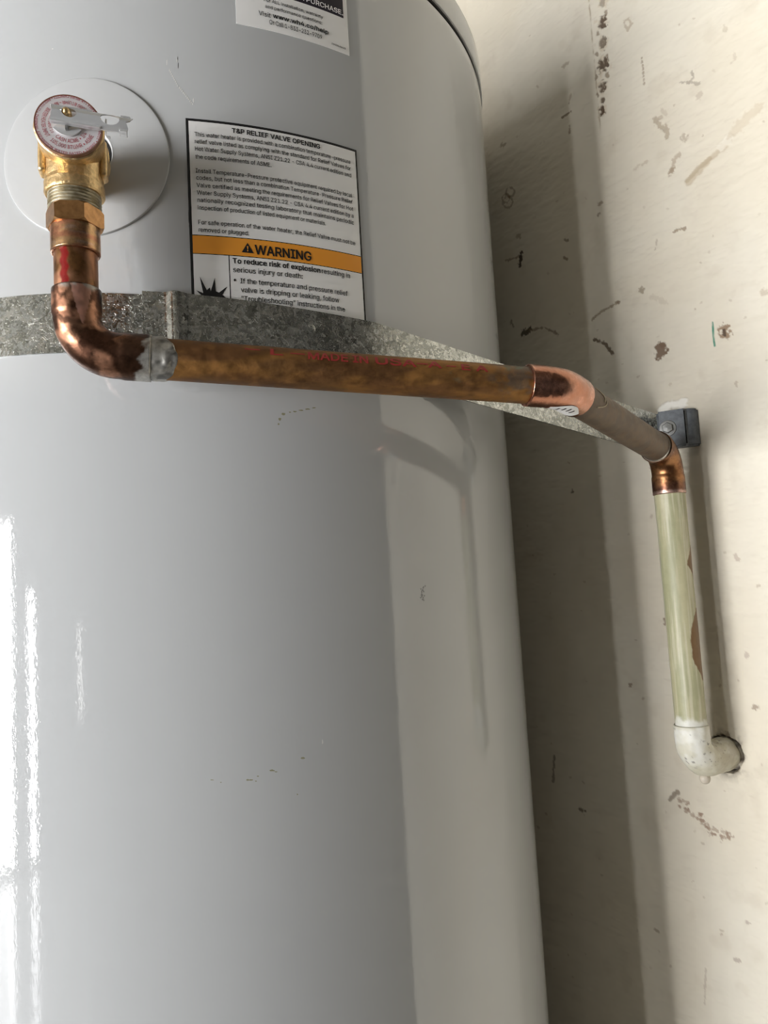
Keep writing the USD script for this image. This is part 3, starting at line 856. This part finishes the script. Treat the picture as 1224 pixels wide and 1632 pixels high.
def pipe_text(s, a0, a1, ang, h):
    v, f = flat_text(s, True)
    v, f = trimesh.remesh.subdivide_to_size(v * np.array([1, 1, .2]), f, .16, max_iter=14)
    v = v * np.array([1, 1, 5.0])
    x0, x1 = v[:, 0].min(), v[:, 0].max()
    al = a0 + (v[:, 0] - x0) / (x1 - x0) * (a1 - a0)
    th = ang + v[:, 1] * h / PR
    r = PR + .00012 + v[:, 2] * .002
    return P1 + al[:, None] * d12 + r[:, None] * (np.cos(th)[:, None] * fr_out + np.sin(th)[:, None] * fr_up), f


def run_len(px):
    """Distance along the run of a picture column."""
    lo, hi = 0.0, .35
    for _ in range(40):
        m_ = (lo + hi) / 2
        d = P1 + d12 * m_ - EYE
        x = 612 + FPX * (d @ CR) / (d @ _F)
        lo, hi = (m_, hi) if x < px else (lo, m_)
    return lo


pr_ink = plain('faded_red_print', (0.27, 0.022, 0.018), 0.5)
part('red_print', join(pipe_text('MADE IN', run_len(487), run_len(581), math.radians(15), .0052), pipe_text('USA', run_len(592), run_len(656), math.radians(15), .0052),
                       pipe_text('\u2013A', run_len(657), run_len(696), math.radians(17), .0048), pipe_text('\u2013 E A', run_len(703), run_len(768), math.radians(17), .0044),
                       pipe_text('\u2013', run_len(388), run_len(412), math.radians(23), .005), pipe_text('L \u2013', run_len(428), run_len(482), math.radians(20), .0046)), pr_ink, pipe, smooth=False, label='faded red printed lettering', kind='stuff')
# --- elbow 2 (clean copper)


def e2_col(V, s, a):
    n1 = nf(V, 90, 41)
    c = mixc(np.array((.48, .215, .135)), np.array((.60, .31, .22)), smoothstep(.4, .65, n1))
    c = mixc(c, COP * .55, smoothstep(.55, .7, nf(V, 140, 42)) * .35)
    return c, finish(V, .97, .16 + .14 * n1)


pth, rad = fitting(P2, d12, d23, (E2L, E2L), 0.030, hub=.0127, bulb=.0125, lens=(.0155, .0155))
_, fr2 = metal_tube('elbow', pth, rad, e2_col, 110, label='clean bright copper elbow with a white sticker')
# sticker underneath the elbow
Pc, rr_, bb_, s_ = fr2
i0, i1 = np.searchsorted(s_, (.0150, .0415))
toV = unit(EYE - P2)
rows = []
angs = np.linspace(-1.02, -1.75, 12)
for i in range(i0, i1, 2):
    tg = unit(Pc[min(i + 1, len(Pc) - 1)] - Pc[i - 1])
    upv = unit(UP - tg * (UP @ tg)); ov = np.cross(tg, upv); ov = ov if ov @ toV > 0 else -ov
    wv = (i - i0) / (i1 - i0)
    lim = -1.24 - .20 * math.cos(wv * 5.2 + .3) * 1.0
    an = np.linspace(lim, -2.2, 12)
    rows.append(Pc[i] + .01285 * (np.cos(an)[:, None] * ov + np.sin(an)[:, None] * upv))
rows = np.array(rows)
stk = (rows.reshape(-1, 3), np.vstack([tri(grid_faces(*rows.shape[:2])), tri(grid_faces(*rows.shape[:2])[:, ::-1])]))
st = part('sticker', stk, white_label, pipe, smooth=False, label='white sticker under the clean elbow')
bars = []
for k_ in range(3, len(rows) - 2, 2):
    if k_ % 5 == 1:
        continue
    q0, q1 = rows[k_, 2:6], rows[k_ + 1, 2:6]
    o_ = (q0 - Pc[min(i0 + 2 * k_, len(Pc) - 1)]) * .01
    v_ = np.vstack([q0 + o_, q0 + o_ + (q1 - q0) * .6])
    f_ = [(j, j + 1, j + 5) for j in range(3)] + [(j, j + 5, j + 4) for j in range(3)]
    f_ = np.array(f_ + [t_[::-1] for t_ in f_])
    bars.append((v_, f_))
part('sticker_print', join(*bars), black_ink, st, smooth=False, kind='stuff')
# --- second run towards the wall


def run2_col(V, s, a):
    n1 = nf(V, 110, 51)
    c = mixc(np.array((.145, .105, .072)), np.array((.20, .142, .096)), smoothstep(.35, .65, n1))
    c = mixc(c, np.array((.10, .065, .045)), smoothstep(.58, .75, nf(V, 60, 52)) * .6)
    return c, finish(V, .45, .5 + .1 * n1)


p2a, p2b = P2 + d23 * .008, P3 - d23 * .012
pr = line_pts(p2a, p2b, .0011)
metal_tube('branch_pipe', pr, np.full(len(pr), PR), run2_col, 100, label='dull brown copper pipe leading to the wall')
fu = unit(UP - d23 * (UP @ d23)); fo_ = np.cross(d23, fu); fo_ = fo_ if fo_ @ (EYE - P2) > 0 else -fo_
for a0_, a1_, l0_, l1_ in ((.75, -.05, .034, .040), (.10, -.55, .044, .032)):
    q_ = np.linspace(0, 1, 14)
    an, ll = a0_ + (a1_ - a0_) * q_, l0_ + (l1_ - l0_) * q_ + .004 * np.sin(q_ * math.pi)
    pp = P2 + ll[:, None] * d23 + (PR + .0003) * (np.cos(an)[:, None] * fo_ + np.sin(an)[:, None] * fu)
    part('flux_thread', tube(pp, np.full(14, .00035), 8)[:2], flux_mat, pipe, smooth=True)
# --- elbow 3


def e3_col(V, s, a):
    n1 = nf(V, 120, 61)
    c = mixc(np.array((.22, .095, .04)), np.array((.38, .185, .08)), smoothstep(.4, .65, n1))
    low = smoothstep(P3[2] - .020, P3[2] - .030, V[:, 2] + (nf(V, 150, 62) - .5) * .012)
    c = mixc(c, np.array((.16, .075, .055)), low * .8)
    lip = smoothstep(P3[2] - .0308, P3[2] - .0318, V[:, 2] + (nf(V, 260, 63) - .5) * .002)
    c = mixc(c, np.array((.68, .46, .38)), lip * .85)
    c = mixc(c, np.array((.05, .035, .025)), smoothstep(-.0228, -.0236, (V - P3) @ d23) * .9)
    return c, finish(V, .92, .30 + .12 * n1)


pth, rad = fitting(P3, d23, -UP, (.024, .0335), 0.020)
metal_tube('elbow', pth, rad, e3_col, 100, label='amber copper elbow above the painted drop', ref=np.array([0, -1.0, 0]))
for nm, pc_, dr in (('solder_ring', P3 - d23 * .0242, d23),):
    ps = line_pts(pc_ - dr * .0012, pc_ + dr * .0006, .0004)
    metal_tube(nm, ps, PR + .0008 * np.linspace(.2, 1, len(ps)), lambda V, s, a: (mixc(np.array((.10, .08, .06)), SOL * 1.1, smoothstep(-.3, -.8, ((V - pc_) @ UP) / PR)), finish(V, .7, .35)), 80)
# --- painted drop
DR = PR + .0006
CRM, CRM2, BAR = np.array((.50, .465, .29)), np.array((.62, .585, .42)), np.array((.20, .115, .05))
dropT, E4F = P3[2] - .0325, .0295
view3 = unit((EYE - P3)[:2])
sideR = np.array([view3[1], -view3[0]]) * -1.0          # picture-right of the drop, horizontally


def drop_fn(V):
    rel = V[:, :2] - P3[:2]
    rel = rel / np.linalg.norm(rel, axis=1, keepdims=True)
    ang = np.arctan2(rel @ sideR, rel @ view3)            # 0 faces the viewer, + to the right
    f_ = (dropT - V[:, 2]) / (dropT - P4[2] - E4F)
    jag = (fbm(np.stack([f_ * 26, ang * 1.5, ang * 0], -1), 4, 71) - .5)
    w1 = .88 * np.exp(-((f_ - .66) / .13) ** 4) * 1.0
    w2 = .60 * np.exp(-((f_ - .31) / .05) ** 2)
    bare = smoothstep(-.04, .04, ang - (1.42 - w1 - w2 + jag * .45)) * (ang < 2.6) * ((w1 > .12) | (w2 > .06))
    return ang, f_, bare


def drop_col(V, s, a):
    ang, f_, bare = drop_fn(V)
    n1 = fbm(np.stack([ang * 3, f_ * 5, f_ * 0], -1), 4, 72)
    c = mixc(CRM, CRM * np.array((.80, .84, .80)), smoothstep(.35, .65, n1))
    c = mixc(c, CRM2, smoothstep(.55, .7, fbm(np.stack([ang * 6, f_ * 3, f_ * 0 + 3], -1), 3, 73)) * .7)
    wh = smoothstep(.955, .985, f_ + (fbm(np.stack([ang * 3, f_ * 30, f_ * 0], -1), 3, 74) - .5) * .06)
    c = mixc(c, (.80, .79, .72), wh * .9)
    c = mixc(c, (.36, .37, .30), smoothstep(-.9, -1.25, ang) * .35 * smoothstep(.4, .6, fbm(np.stack([ang * 3, f_ * 9, f_ * 0], -1), 3, 75)))
    back = smoothstep(1.72, 1.9, np.abs(ang)) * (ang < 0) * smoothstep(.22, .34, fbm(np.stack([ang * 2, f_ * 7, f_ * 0 + 9], -1), 4, 77))
    c = mixc(c, np.array((.36, .19, .085)), back * .9)     # the side against the heater was never painted well
    c = mixc(c, BAR, bare)
    return c, finish(V, .3 * bare, .48)


pz = line_pts([P3[0], P3[1], dropT + .006], [P4[0], P4[1], P4[2] + E4F - .006], .0008)
metal_tube('drop_pipe', pz, np.full(len(pz), DR), drop_col, 110, label='cream painted drop pipe with peeling paint', matl=paint_mat, ref=np.array([0, -1.0, 0]),
           wob=lambda s, t_: (noise(np.stack(np.broadcast_arrays(s * 60, np.cos(t_) * 2 + 5, np.sin(t_) * 2 + 5), -1), 8) - .5) * .0004)


def e4_col(V, s, a):
    n1 = nf(V, 110, 81)
    c = mixc(np.array((.70, .67, .55)), np.array((.80, .785, .71)), smoothstep(.38, .6, n1))
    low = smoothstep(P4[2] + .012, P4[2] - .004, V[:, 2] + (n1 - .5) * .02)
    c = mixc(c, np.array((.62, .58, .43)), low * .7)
    spk_ = smoothstep(.76, .79, noise(V * 760, 83)) * smoothstep(.5, .62, nf(V, 60, 84)) * smoothstep(P4[2] - .006, P4[2] + .004, V[:, 2])
    c = mixc(c, (.10, .09, .07), spk_ * .85)
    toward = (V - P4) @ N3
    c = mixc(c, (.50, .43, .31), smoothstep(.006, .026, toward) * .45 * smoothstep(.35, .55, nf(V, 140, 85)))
    return c, finish(V, 0.0, .48)


pth, rad = fitting(P4, -UP, N3, (E4F, .044), 0.019, hub=.0131, bulb=.0129, inner=DR)
metal_tube('elbow', pth, rad, e4_col, 110, label='paint-caked elbow turning into the wall hole', matl=paint_mat, ref=np.array([0, -1.0, 0]),
           wob=lambda s, t_: (noise(np.stack(np.broadcast_arrays(s * 170, np.cos(t_) * 3 + 5, np.sin(t_) * 3 + 5), -1), 8) - .5) * .0009)
dpos = P4 + N3 * .012 + np.array([0, 0, -.0132])
dm = trimesh.creation.icosphere(3, .0042)
vv = np.asarray(dm.vertices); vv = vv * np.array([1, 1, .95]) ; vv[:, 2] -= np.clip(-vv[:, 2], 0, 1) ** 1.0 * .15
vv = vv + dpos
part('paint_drip', (vv, np.asarray(dm.faces)), paint_mat, pipe, col=np.tile((.62, .55, .45), (len(vv), 1)), look=np.tile((0, .35, 0), (len(vv), 1)), smooth=True)
vv = np.asarray(trimesh.creation.icosphere(3, .0034).vertices) * np.array([1, 1, .8]) + P4 + N3 * .019 - unit(np.cross(N3, UP)) * 0 + unit((EYE - P4)) * .0118 + UP * .002
part('paint_blob', (vv, np.asarray(trimesh.creation.icosphere(3, 1).faces)), paint_mat, pipe, col=np.tile((.78, .73, .58), (len(vv), 1)), look=np.tile((0, .4, 0), (len(vv), 1)), smooth=True)

# --- brass male adapter: threads, hexagon, solder cup
zT1, zT0 = z_at(308), z_at(341)
zX1, zX0 = z_at(338), z_at(367)
thr = []
k = 90
for i, z in enumerate(np.linspace(zT1 + .004, zX1 - .0003, k)):
    thr.append((z, .0128 + .0009 * abs(((z - zT0) / .0018) % 1 * 2 - 1)))
V, F = profile([P1[0], P1[1], 0], UP, thr[::-1], 64)
n1 = nf(V, 260, 91)
groove = (np.linalg.norm(V[:, :2] - P1[:2], axis=1) - .0128) / .0009
c = mixc(np.array((.30, .24, .13)), np.array((.72, .66, .50)), groove * smoothstep(.3, .6, n1))
part('adapter_thread', (V, F), metal_mat, pipe, col=c, look=finish(V, .55, .4), label='pale sealed pipe threads')
hx = sg.Polygon([(.0149 * math.cos(q), .0149 * math.sin(q)) for q in np.arange(6) * math.pi / 3 + .16])
hexm = trimesh.creation.extrude_polygon(hx, zX1 - zX0, engine='earcut')
cone = trimesh.creation.cylinder(.0149, 1, sections=64)
hexm = trimesh.boolean.intersection([hexm, solid([0, 0, 0], UP, [(-.0001, .0001), (-.0001, .0136), (.0016, .0152), (zX1 - zX0 - .0016, .0152), (zX1 - zX0 + .0001, .0136), (zX1 - zX0 + .0001, .0001)], 64)], engine='manifold')
hexm = refine(hexm, .0016)
V = np.asarray(hexm.vertices) + np.array([P1[0], P1[1], zX0])
c = mixc(np.array((.50, .27, .12)), np.array((.66, .45, .22)), smoothstep(.4, .62, nf(V, 150, 92)))
c = mixc(c, np.array((.30, .10, .05)), smoothstep(.58, .7, nf(V, 130, 93)) * .6)
m_ = usdkit.mesh
part('adapter_hexagon', trimesh.Trimesh(V, hexm.faces, process=False), plain('adapter_brass', (0.52, 0.28, 0.12), 0.3, 1.0, bump=.0001, scale=300, vary=.25), pipe, smooth=25, label='brass hexagon of the adapter')
cup = [(zh + .001, .0108), (zh, .0112), (zh, .0121), (zh + .0006, .0126)] + [(z, .0126) for z in np.linspace(zh + .001, zX0 - .001, 24)] + [(zX0 + .001, .0126)]
V, F = profile([P1[0], P1[1], 0], UP, cup, 80)
n1 = nf(V * np.array([1, 1, 2.5]), 110, 94)
c = mixc(np.array((.62, .38, .19)), np.array((.60, .28, .16)), smoothstep(.4, .6, n1))
c = mixc(c, np.array((.66, .48, .40)), smoothstep(.56, .7, nf(V * np.array([1, 1, 3]), 130, 95)) * .6)
part('adapter_cup', (V, F), metal_mat, pipe, col=c, look=finish(V, .95, .3), label='copper stained adapter cup')

# ------------------------------------------------------------------ relief valve
VX = unit(np.array([P1[0] - ESC[0] + .0022, P1[1] - ESC[1], 0]))          # outwards from the heater
CAPD = 0.0225
lo, hi = E2 + .15, E2 + .35
for _ in range(50):
    m_ = (lo + hi) / 2
    d = np.array([P1[0], P1[1], m_]) + VX * CAPD - EYE
    lo, hi = (m_, hi) if 816 - FPX * (d @ CU) / (d @ _F) > 199 else (lo, m_)
VC = np.array([P1[0], P1[1], lo])
VR = unit(np.cross(UP, VX)); VR = VR if VR[0] > 0 else -VR        # picture right
valve = thing('relief_valve', 'brass temperature and pressure relief valve with silver test lever on round cover', 'valve', VC)
DV = float(np.linalg.norm(ESC[:2] - P1[:2]))
body = solid(VC, VX, [(-DV - .004, .0001), (-DV - .004, .0128), (-.0165, .0128), (-.0165, .0172), (-.0145, .0178), (-.004, .0178), (-.003, .0166), (.006, .0166), (.012, .0166), (.0165, .0172), (.0195, .0172), (.0200, .0165), (.0200, .0001)], 72)
bz0 = z_at(315)
branch = solid([VC[0], VC[1], VC[2]], -UP, [(0, .0001), (0, .0150), (VC[2] - bz0 - .0075, .0148), (VC[2] - bz0 - .0055, .0153), (VC[2] - bz0 - .001, .0154), (VC[2] - bz0, .0147), (VC[2] - bz0, .0001)], 72)
ears = [box((.0040, .010, .020), VC + VR * sx * .0153 + VX * .002 - UP * .007, VR, VX, UP, .0016) for sx in (-1, 1)]
vb = trimesh.boolean.union([body, branch] + ears, engine='manifold')
vb = refine(vb, .0022)
V = np.asarray(vb.vertices)
V = V + (np.stack([noise(V * 260, s) for s in (1, 2, 3)], -1) - .5) * .0004
part('valve_body', trimesh.Trimesh(V, vb.faces, process=False), brass_mat, valve, smooth=38)
part('inlet_shank', profile(VC, VX, [(-DV - .006, .0125), (-.018, .0125)], 48), hole_mat, valve)
CAPR = 0.0163
cap_t = .0202
cap = part('cap_disc', profile(VC, VX, [(cap_t - .001, .0001), (cap_t - .001, CAPR - .0003), (cap_t, CAPR), (CAPD - .0006, CAPR), (CAPD, CAPR - .0006), (CAPD, .0001)], 96), cap_mat, valve, smooth=30, label='round silver cap printed in red')
part('cap_rim', profile(VC, VX, [(cap_t - .0005, CAPR + .0001), (CAPD - .0004, CAPR + .0003), (CAPD + .0001, CAPR + .0001), (CAPD + .0001, CAPR - .0003), (CAPD - .0004, CAPR - .0006)], 96), plain('cap_rim_red', (.28, .15, .10), .45, .5), cap, smooth=30)


def cap_xy(x, y, dz):
    return VC + np.outer(x, VR) + np.outer(y, UP) + np.outer(np.broadcast_to(CAPD + dz, np.shape(x)), VX)


def ring_text(s, rad, centre_deg, h, span_deg=None, bold=False):
    """Lettering round the cap, tops towards the middle; centre_deg from straight down, anticlockwise to the right."""
    v, f = flat_text(s, bold)
    x = (v[:, 0] - (v[:, 0].min() + v[:, 0].max()) / 2) * h
    if span_deg:
        x = x * math.radians(span_deg) * rad / (x.max() - x.min())
    a = math.radians(centre_deg) + x / rad
    rr = rad - v[:, 1] * h
    return cap_xy(rr * np.sin(a), -rr * np.cos(a), .00006 + v[:, 2] * .002), f


part('cap_lettering', join(
    ring_text('THERMAL EXPANSION WATER RATED \u2022 150PSI \u2022 210\u00b0F \u2022', .0160, -8, .00135, 196),
    ring_text('TEMP STEAM & 1 LB. RELIEF CAPACITY \u2022 ANSI Z21.22 \u2022', .0160, 176, .00130, 150),
    ring_text('105,000 BTU/HR \u2022 ASME', .0130, 12, .00215, 112),
    ring_text('WATER HEATER INPUT', .0130, -92, .0020, 78),
    ring_text('105,000 BTU/HR \u2013 MAX', .0130, 172, .0019, 100),
    ring_text('CASH ACME \u2022 3/4', .0097, 12, .0021, 108),
    ring_text('MAX INPUT 2.0', .0097, -86, .0013, 60)), red_ink, cap, smooth=False, kind='stuff')


def cap_at(px, py, dz):
    """A point of the plane dz in front of the cap that lies on a picture ray."""
    d = ray(px, py)
    o = VC + VX * (CAPD + dz)
    t_ = ((o - EYE) @ VX) / (d @ VX)
    p = EYE + d * t_ - o
    return np.array([p @ VR, p @ UP])


cq = lambda x, y: (x * 300 / 1224, 100 + y * 400 / 1632)
# lens-shaped latch plate with its stem
a, b = cap_at(*cq(342, 418), .002), cap_at(*cq(528, 428), .002)
mid, wd = (a + b) / 2, np.linalg.norm(b - a)
q = np.linspace(-1, 1, 14)
hh = .0036
outl = [(mid[0] + x * wd / 2, mid[1] + hh * (1 - x * x)) for x in q] + [(mid[0] + x * wd / 2, mid[1] - hh * (1 - x * x)) for x in q[::-1][1:-1]]
g = sg.Polygon(outl)


def cap_extr(g, z0, th):
    m = trimesh.creation.extrude_polygon(g, th, engine='earcut')
    v = np.asarray(m.vertices)
    return cap_xy(v[:, 0], v[:, 1], z0 + v[:, 2]), np.asarray(m.faces)


part('latch_plate', cap_extr(g, .0001, .0012), zinc_mat, valve, smooth=False)
a = cap_at(*cq(430, 392), .004)
part('stem', join(cap_extr(sg.box(a[0] - .0006, a[1] - .0024, a[0] + .0006, a[1] + .0018), .0004, .0032), cap_extr(sg.box(a[0] - .0016, a[1] + .0010, a[0] + .0014, a[1] + .0022), .0030, .0010)), bolt_mat, valve, smooth=False)
# stamped lever: a channel with two oval windows and a forked end
LZ = .0062
A0, A1 = cap_at(*cq(322, 315), LZ), cap_at(*cq(850, 402), LZ)
ld = (A1 - A0) / np.linalg.norm(A1 - A0)
lu = np.array([-ld[1], ld[0]])
LL, LW = float(np.linalg.norm(A1 - A0)), .0043
out = sg.Polygon([(0, LW), (LL * .55, LW * .92), (LL * .9, LW * .86), (LL * 1.02, LW * .95), (LL * .99, LW * .2), (LL * .94, 0), (LL * .97, -LW * .55), (LL * .95, -LW), (LL * .5, -LW), (0, -LW), (.0012, 0)])
for cx, rx, ry in ((LL * .24, .0036, .0023), (LL * .74, .0046, .0027)):
    out = out.difference(sg.Polygon([(cx + rx * math.cos(t_), .0004 + ry * math.sin(t_)) for t_ in np.linspace(0, 2 * math.pi, 40)[:-1]]))
pl = trimesh.creation.extrude_polygon(out, .0010, engine='earcut')
pl = refine(pl, .0009)
v = np.asarray(pl.vertices)
bend = lambda x, y: .0011 - .50 * np.abs(y - .0005) + .0012 * np.exp(-((np.abs(y) - LW) / .0011) ** 2) * -1.0 - .0004 * smoothstep(LL * .8, LL, x)
P_ = A0 + v[:, :1] * ld + v[:, 1:2] * lu
lever = part('test_lever', trimesh.Trimesh(cap_xy(P_[:, 0], P_[:, 1], LZ + v[:, 2] + bend(v[:, 0], v[:, 1])), pl.faces, process=False), zinc_mat, valve, smooth=40, label='bent silver test lever')
fl = []
for sy, x0, x1, dp in ((1, .0, LL * .52, .0030), (-1, .0, LL * .62, .0034), (-1, LL * .86, LL * .96, .0055), (1, LL * .86, LL * .99, .003)):
    c_ = A0 + ld * (x0 + x1) / 2 + lu * sy * (LW - .0004)
    o_ = cap_xy(np.array([c_[0]]), np.array([c_[1]]), LZ - dp / 2)[0]
    X_ = VR * ld[0] + UP * ld[1]; Y_ = VR * lu[0] + UP * lu[1]
    fl.append(box((x1 - x0, .0008, dp), o_, X_, Y_, VX, .0003))
part('lever_flange', join(*fl), zinc_mat, lever, smooth=30)
# brass pin in the first window
a = cap_at(*cq(428, 318), LZ)
o_ = cap_xy(np.array([a[0]]), np.array([a[1]]), 0.0)[0]
part('lever_pin', profile(o_, VX, [(.0, .0026), (.0052, .0026), (.0060, .0025), (.0074, .0018), (.0082, .0008), (.0084, .0001)], 40), brass_mat, valve, smooth=40, label='brass pin head in the lever')
a0, a1 = cap_at(*cq(690, 372), LZ - .003), cap_at(*cq(686, 470), LZ - .004)
pp = np.vstack([cap_xy(np.array([x]), np.array([y]), z) for x, y, z in ((a0[0], a0[1], LZ - .002), ((a0[0] * .5 + a1[0] * .5), (a0[1] + a1[1]) / 2, LZ - .0045), (a1[0], a1[1], LZ - .005), (a1[0] + .0022, a1[1] - .0006, LZ - .005))])
tb = tube(np.array([pp[0] + (pp[1] - pp[0]) * t_ for t_ in np.linspace(0, 1, 6)] + [pp[1] + (pp[2] - pp[1]) * t_ for t_ in np.linspace(.2, 1, 5)] + [pp[2] + (pp[3] - pp[2]) * t_ for t_ in np.linspace(.2, 1, 5)]), np.full(16, .0005), 10)
part('wire_hook', tb[:2], zinc_mat, valve, smooth=True)

# ------------------------------------------------------------------ seismic strap
strap = thing('seismic_strap', 'galvanised steel strap wrapped round the heater behind the copper pipe', 'strap', (C[0], C[1], E2 + .15))
ST = .0013
zt = lambda th: E2 + .1795 - .0125 * smoothstep(math.radians(-12), math.radians(38), th) * 1.0
SH = .0352
tA, tB = math.radians(-95), tank_tz(300, 470)[0]
part('strap_band', band(tA, tB, lambda t_: zt(t_) + .0004 - SH, lambda t_: zt(t_) + .0004, R + .0002, ST, nz=4), galv_mat, strap, smooth=40)
# second length: folds over a small rib, follows the jacket, leaves it on a tangent and runs straight to the wall
WB = on_wall(1052, 690, .0018)
rs_ = R + .0022
v_ = WB[:2] - C
ph = math.acos(rs_ / np.linalg.norm(v_))
thW = math.atan2(v_[0], -v_[1])
thD = thW - ph
tS, tF = tank_tz(228, 460)[0], tank_tz(281, 470)[0]
pts = []
for th in np.linspace(tS, thD, 220):
    r = rs_ + .0040 * np.exp(-((th - tF) * R / .0042) ** 2) + .0006 * smoothstep(tF, tF + .02, th)
    pts.append(tank_pt(th, zt(np.array(th)) + .0018, r))
LDEP = np.append(pts[-1][:2], 0)
zW = on_wall(1045, 664)[2]
for f_ in np.linspace(0, 1, 50)[1:]:
    p = pts[219] * (1 - f_) + np.append(WB[:2], zW) * f_
    pts.append(p)
for f_ in np.linspace(0, 1, 12)[1:]:                       # flat foot on the wall under the bracket
    pts.append(np.append(WB[:2] + T * .012 * f_, zW - .002 * f_))
pts = np.array(pts)
tg = np.gradient(pts[:, :2], axis=0)
tg /= np.linalg.norm(tg, axis=1, keepdims=True)
nrm = np.stack([tg[:, 1], -tg[:, 0]], -1)                  # outwards (towards the viewer)
nzs = 5
h_ = np.linspace(-SH, 0, nzs)
fo = pts[:, None] + np.stack([np.zeros(nzs), np.zeros(nzs), h_], -1)[None]
n3 = np.concatenate([nrm, np.zeros((len(nrm), 1))], 1)[:, None]
outer, inner = fo + n3 * ST, fo
n_ = len(pts) * nzs
fq = tri(grid_faces(len(pts), nzs)[:, ::-1])
idx = np.arange(n_).reshape(len(pts), nzs)
loop = np.concatenate([idx[:, 0], idx[-1, 1:], idx[-2::-1, -1], idx[0, -2:0:-1]])
l2 = np.roll(loop, -1)
side = np.vstack([np.stack([loop, loop + n_, l2 + n_], -1), np.stack([loop, l2 + n_, l2], -1)])
part('strap_band', (np.vstack([outer.reshape(-1, 3), inner.reshape(-1, 3)]), np.vstack([fq, fq[:, ::-1] + n_, side])), galv_mat, strap, smooth=30, label='strap length with a folded rib running to the wall')
rv = on_tank(496, 524, rs_ + ST)
rth = math.atan2(rv[0] - C[0], C[1] - rv[1])
rn = np.array([math.sin(rth), -math.cos(rth), 0])
part('rivet', profile(tank_pt(rth, rv[2], rs_ + ST), rn, [(0, .0028), (.0006, .0026), (.0010, .0016), (.0011, .0001)], 24), galv_mat, strap, smooth=40)

# ------------------------------------------------------------------ wall bracket with bolt
BC = on_wall(1068, 683, .010)
brk = thing('strap_bracket', 'dark grey wall bracket with bolt clamping the strap end beside the copper pipe', 'bracket', BC)
c0 = on_wall(1067, 683, 0.0) - N3 * .0108
fw, fh, fd = .0228, .0315, .0130
prof2 = [(-fw / 2, 0), (-fw / 2, fd - .002), (-fw / 2 + .002, fd), (fw / 2 - .001, fd), (fw / 2, fd - .0010), (fw / 2 + .0006, fd - .0024)] + [(fw / 2 + .0095 * math.sin(q), (fd - .0028) * math.cos(q) ** .8) for q in np.linspace(.12, math.pi / 2, 12)]
gp = sg.Polygon([(x, max(y, 0)) for x, y in prof2]).buffer(-.0004).buffer(.0004)
bm = trimesh.creation.extrude_polygon(gp, fh - .003, engine='earcut')
bt_ = trimesh.creation.extrude_polygon(gp.buffer(-.0014), fh, engine='earcut')
bv = np.vstack([np.asarray(bm.vertices) + [0, 0, .0015], np.asarray(bt_.vertices)])
hull = trimesh.boolean.union([trimesh.Trimesh(np.asarray(bm.vertices) + [0, 0, .0015], bm.faces), bt_], engine='manifold')
BA = math.radians(27)
BX, BY = np.array([math.cos(BA), -math.sin(BA), 0]), np.array([-math.sin(BA), -math.cos(BA), 0])
foot = on_wall(1070.5, 683, .0175) - BY * fd


def brk_pt(v):
    return foot + v[:, :1] * BX + v[:, 1:2] * BY + (v[:, 2:] - fh / 2) * Z3


part('bracket_block', trimesh.Trimesh(brk_pt(np.asarray(hull.vertices)), hull.faces[:, ::-1] if False else hull.faces, process=False), block_mat, brk, smooth=30)
part('bracket_seam', (brk_pt(np.array([(fw / 2 - .0012, fd + .00005, .002), (fw / 2 - .0002, fd + .00005, .002), (fw / 2 - .0002, fd + .00005, fh - .002), (fw / 2 - .0012, fd + .00005, fh - .002)])), np.array([(0, 1, 2), (0, 2, 3), (2, 1, 0), (3, 2, 0)])), hole_mat, brk, smooth=False)
bo = foot + BY * fd - BX * .0030 + Z3 * .0006
bolt = part('bolt', profile(bo, BY, [(0, .0045), (.0030, .0045), (.0038, .0040), (.0042, .0001)], 6), bolt_mat, brk, smooth=20)
part('washer', profile(bo, BY, [(0, .0068), (.0008, .0066), (.0010, .0060), (.0010, .0030)], 40), bolt_mat, bolt, smooth=30)
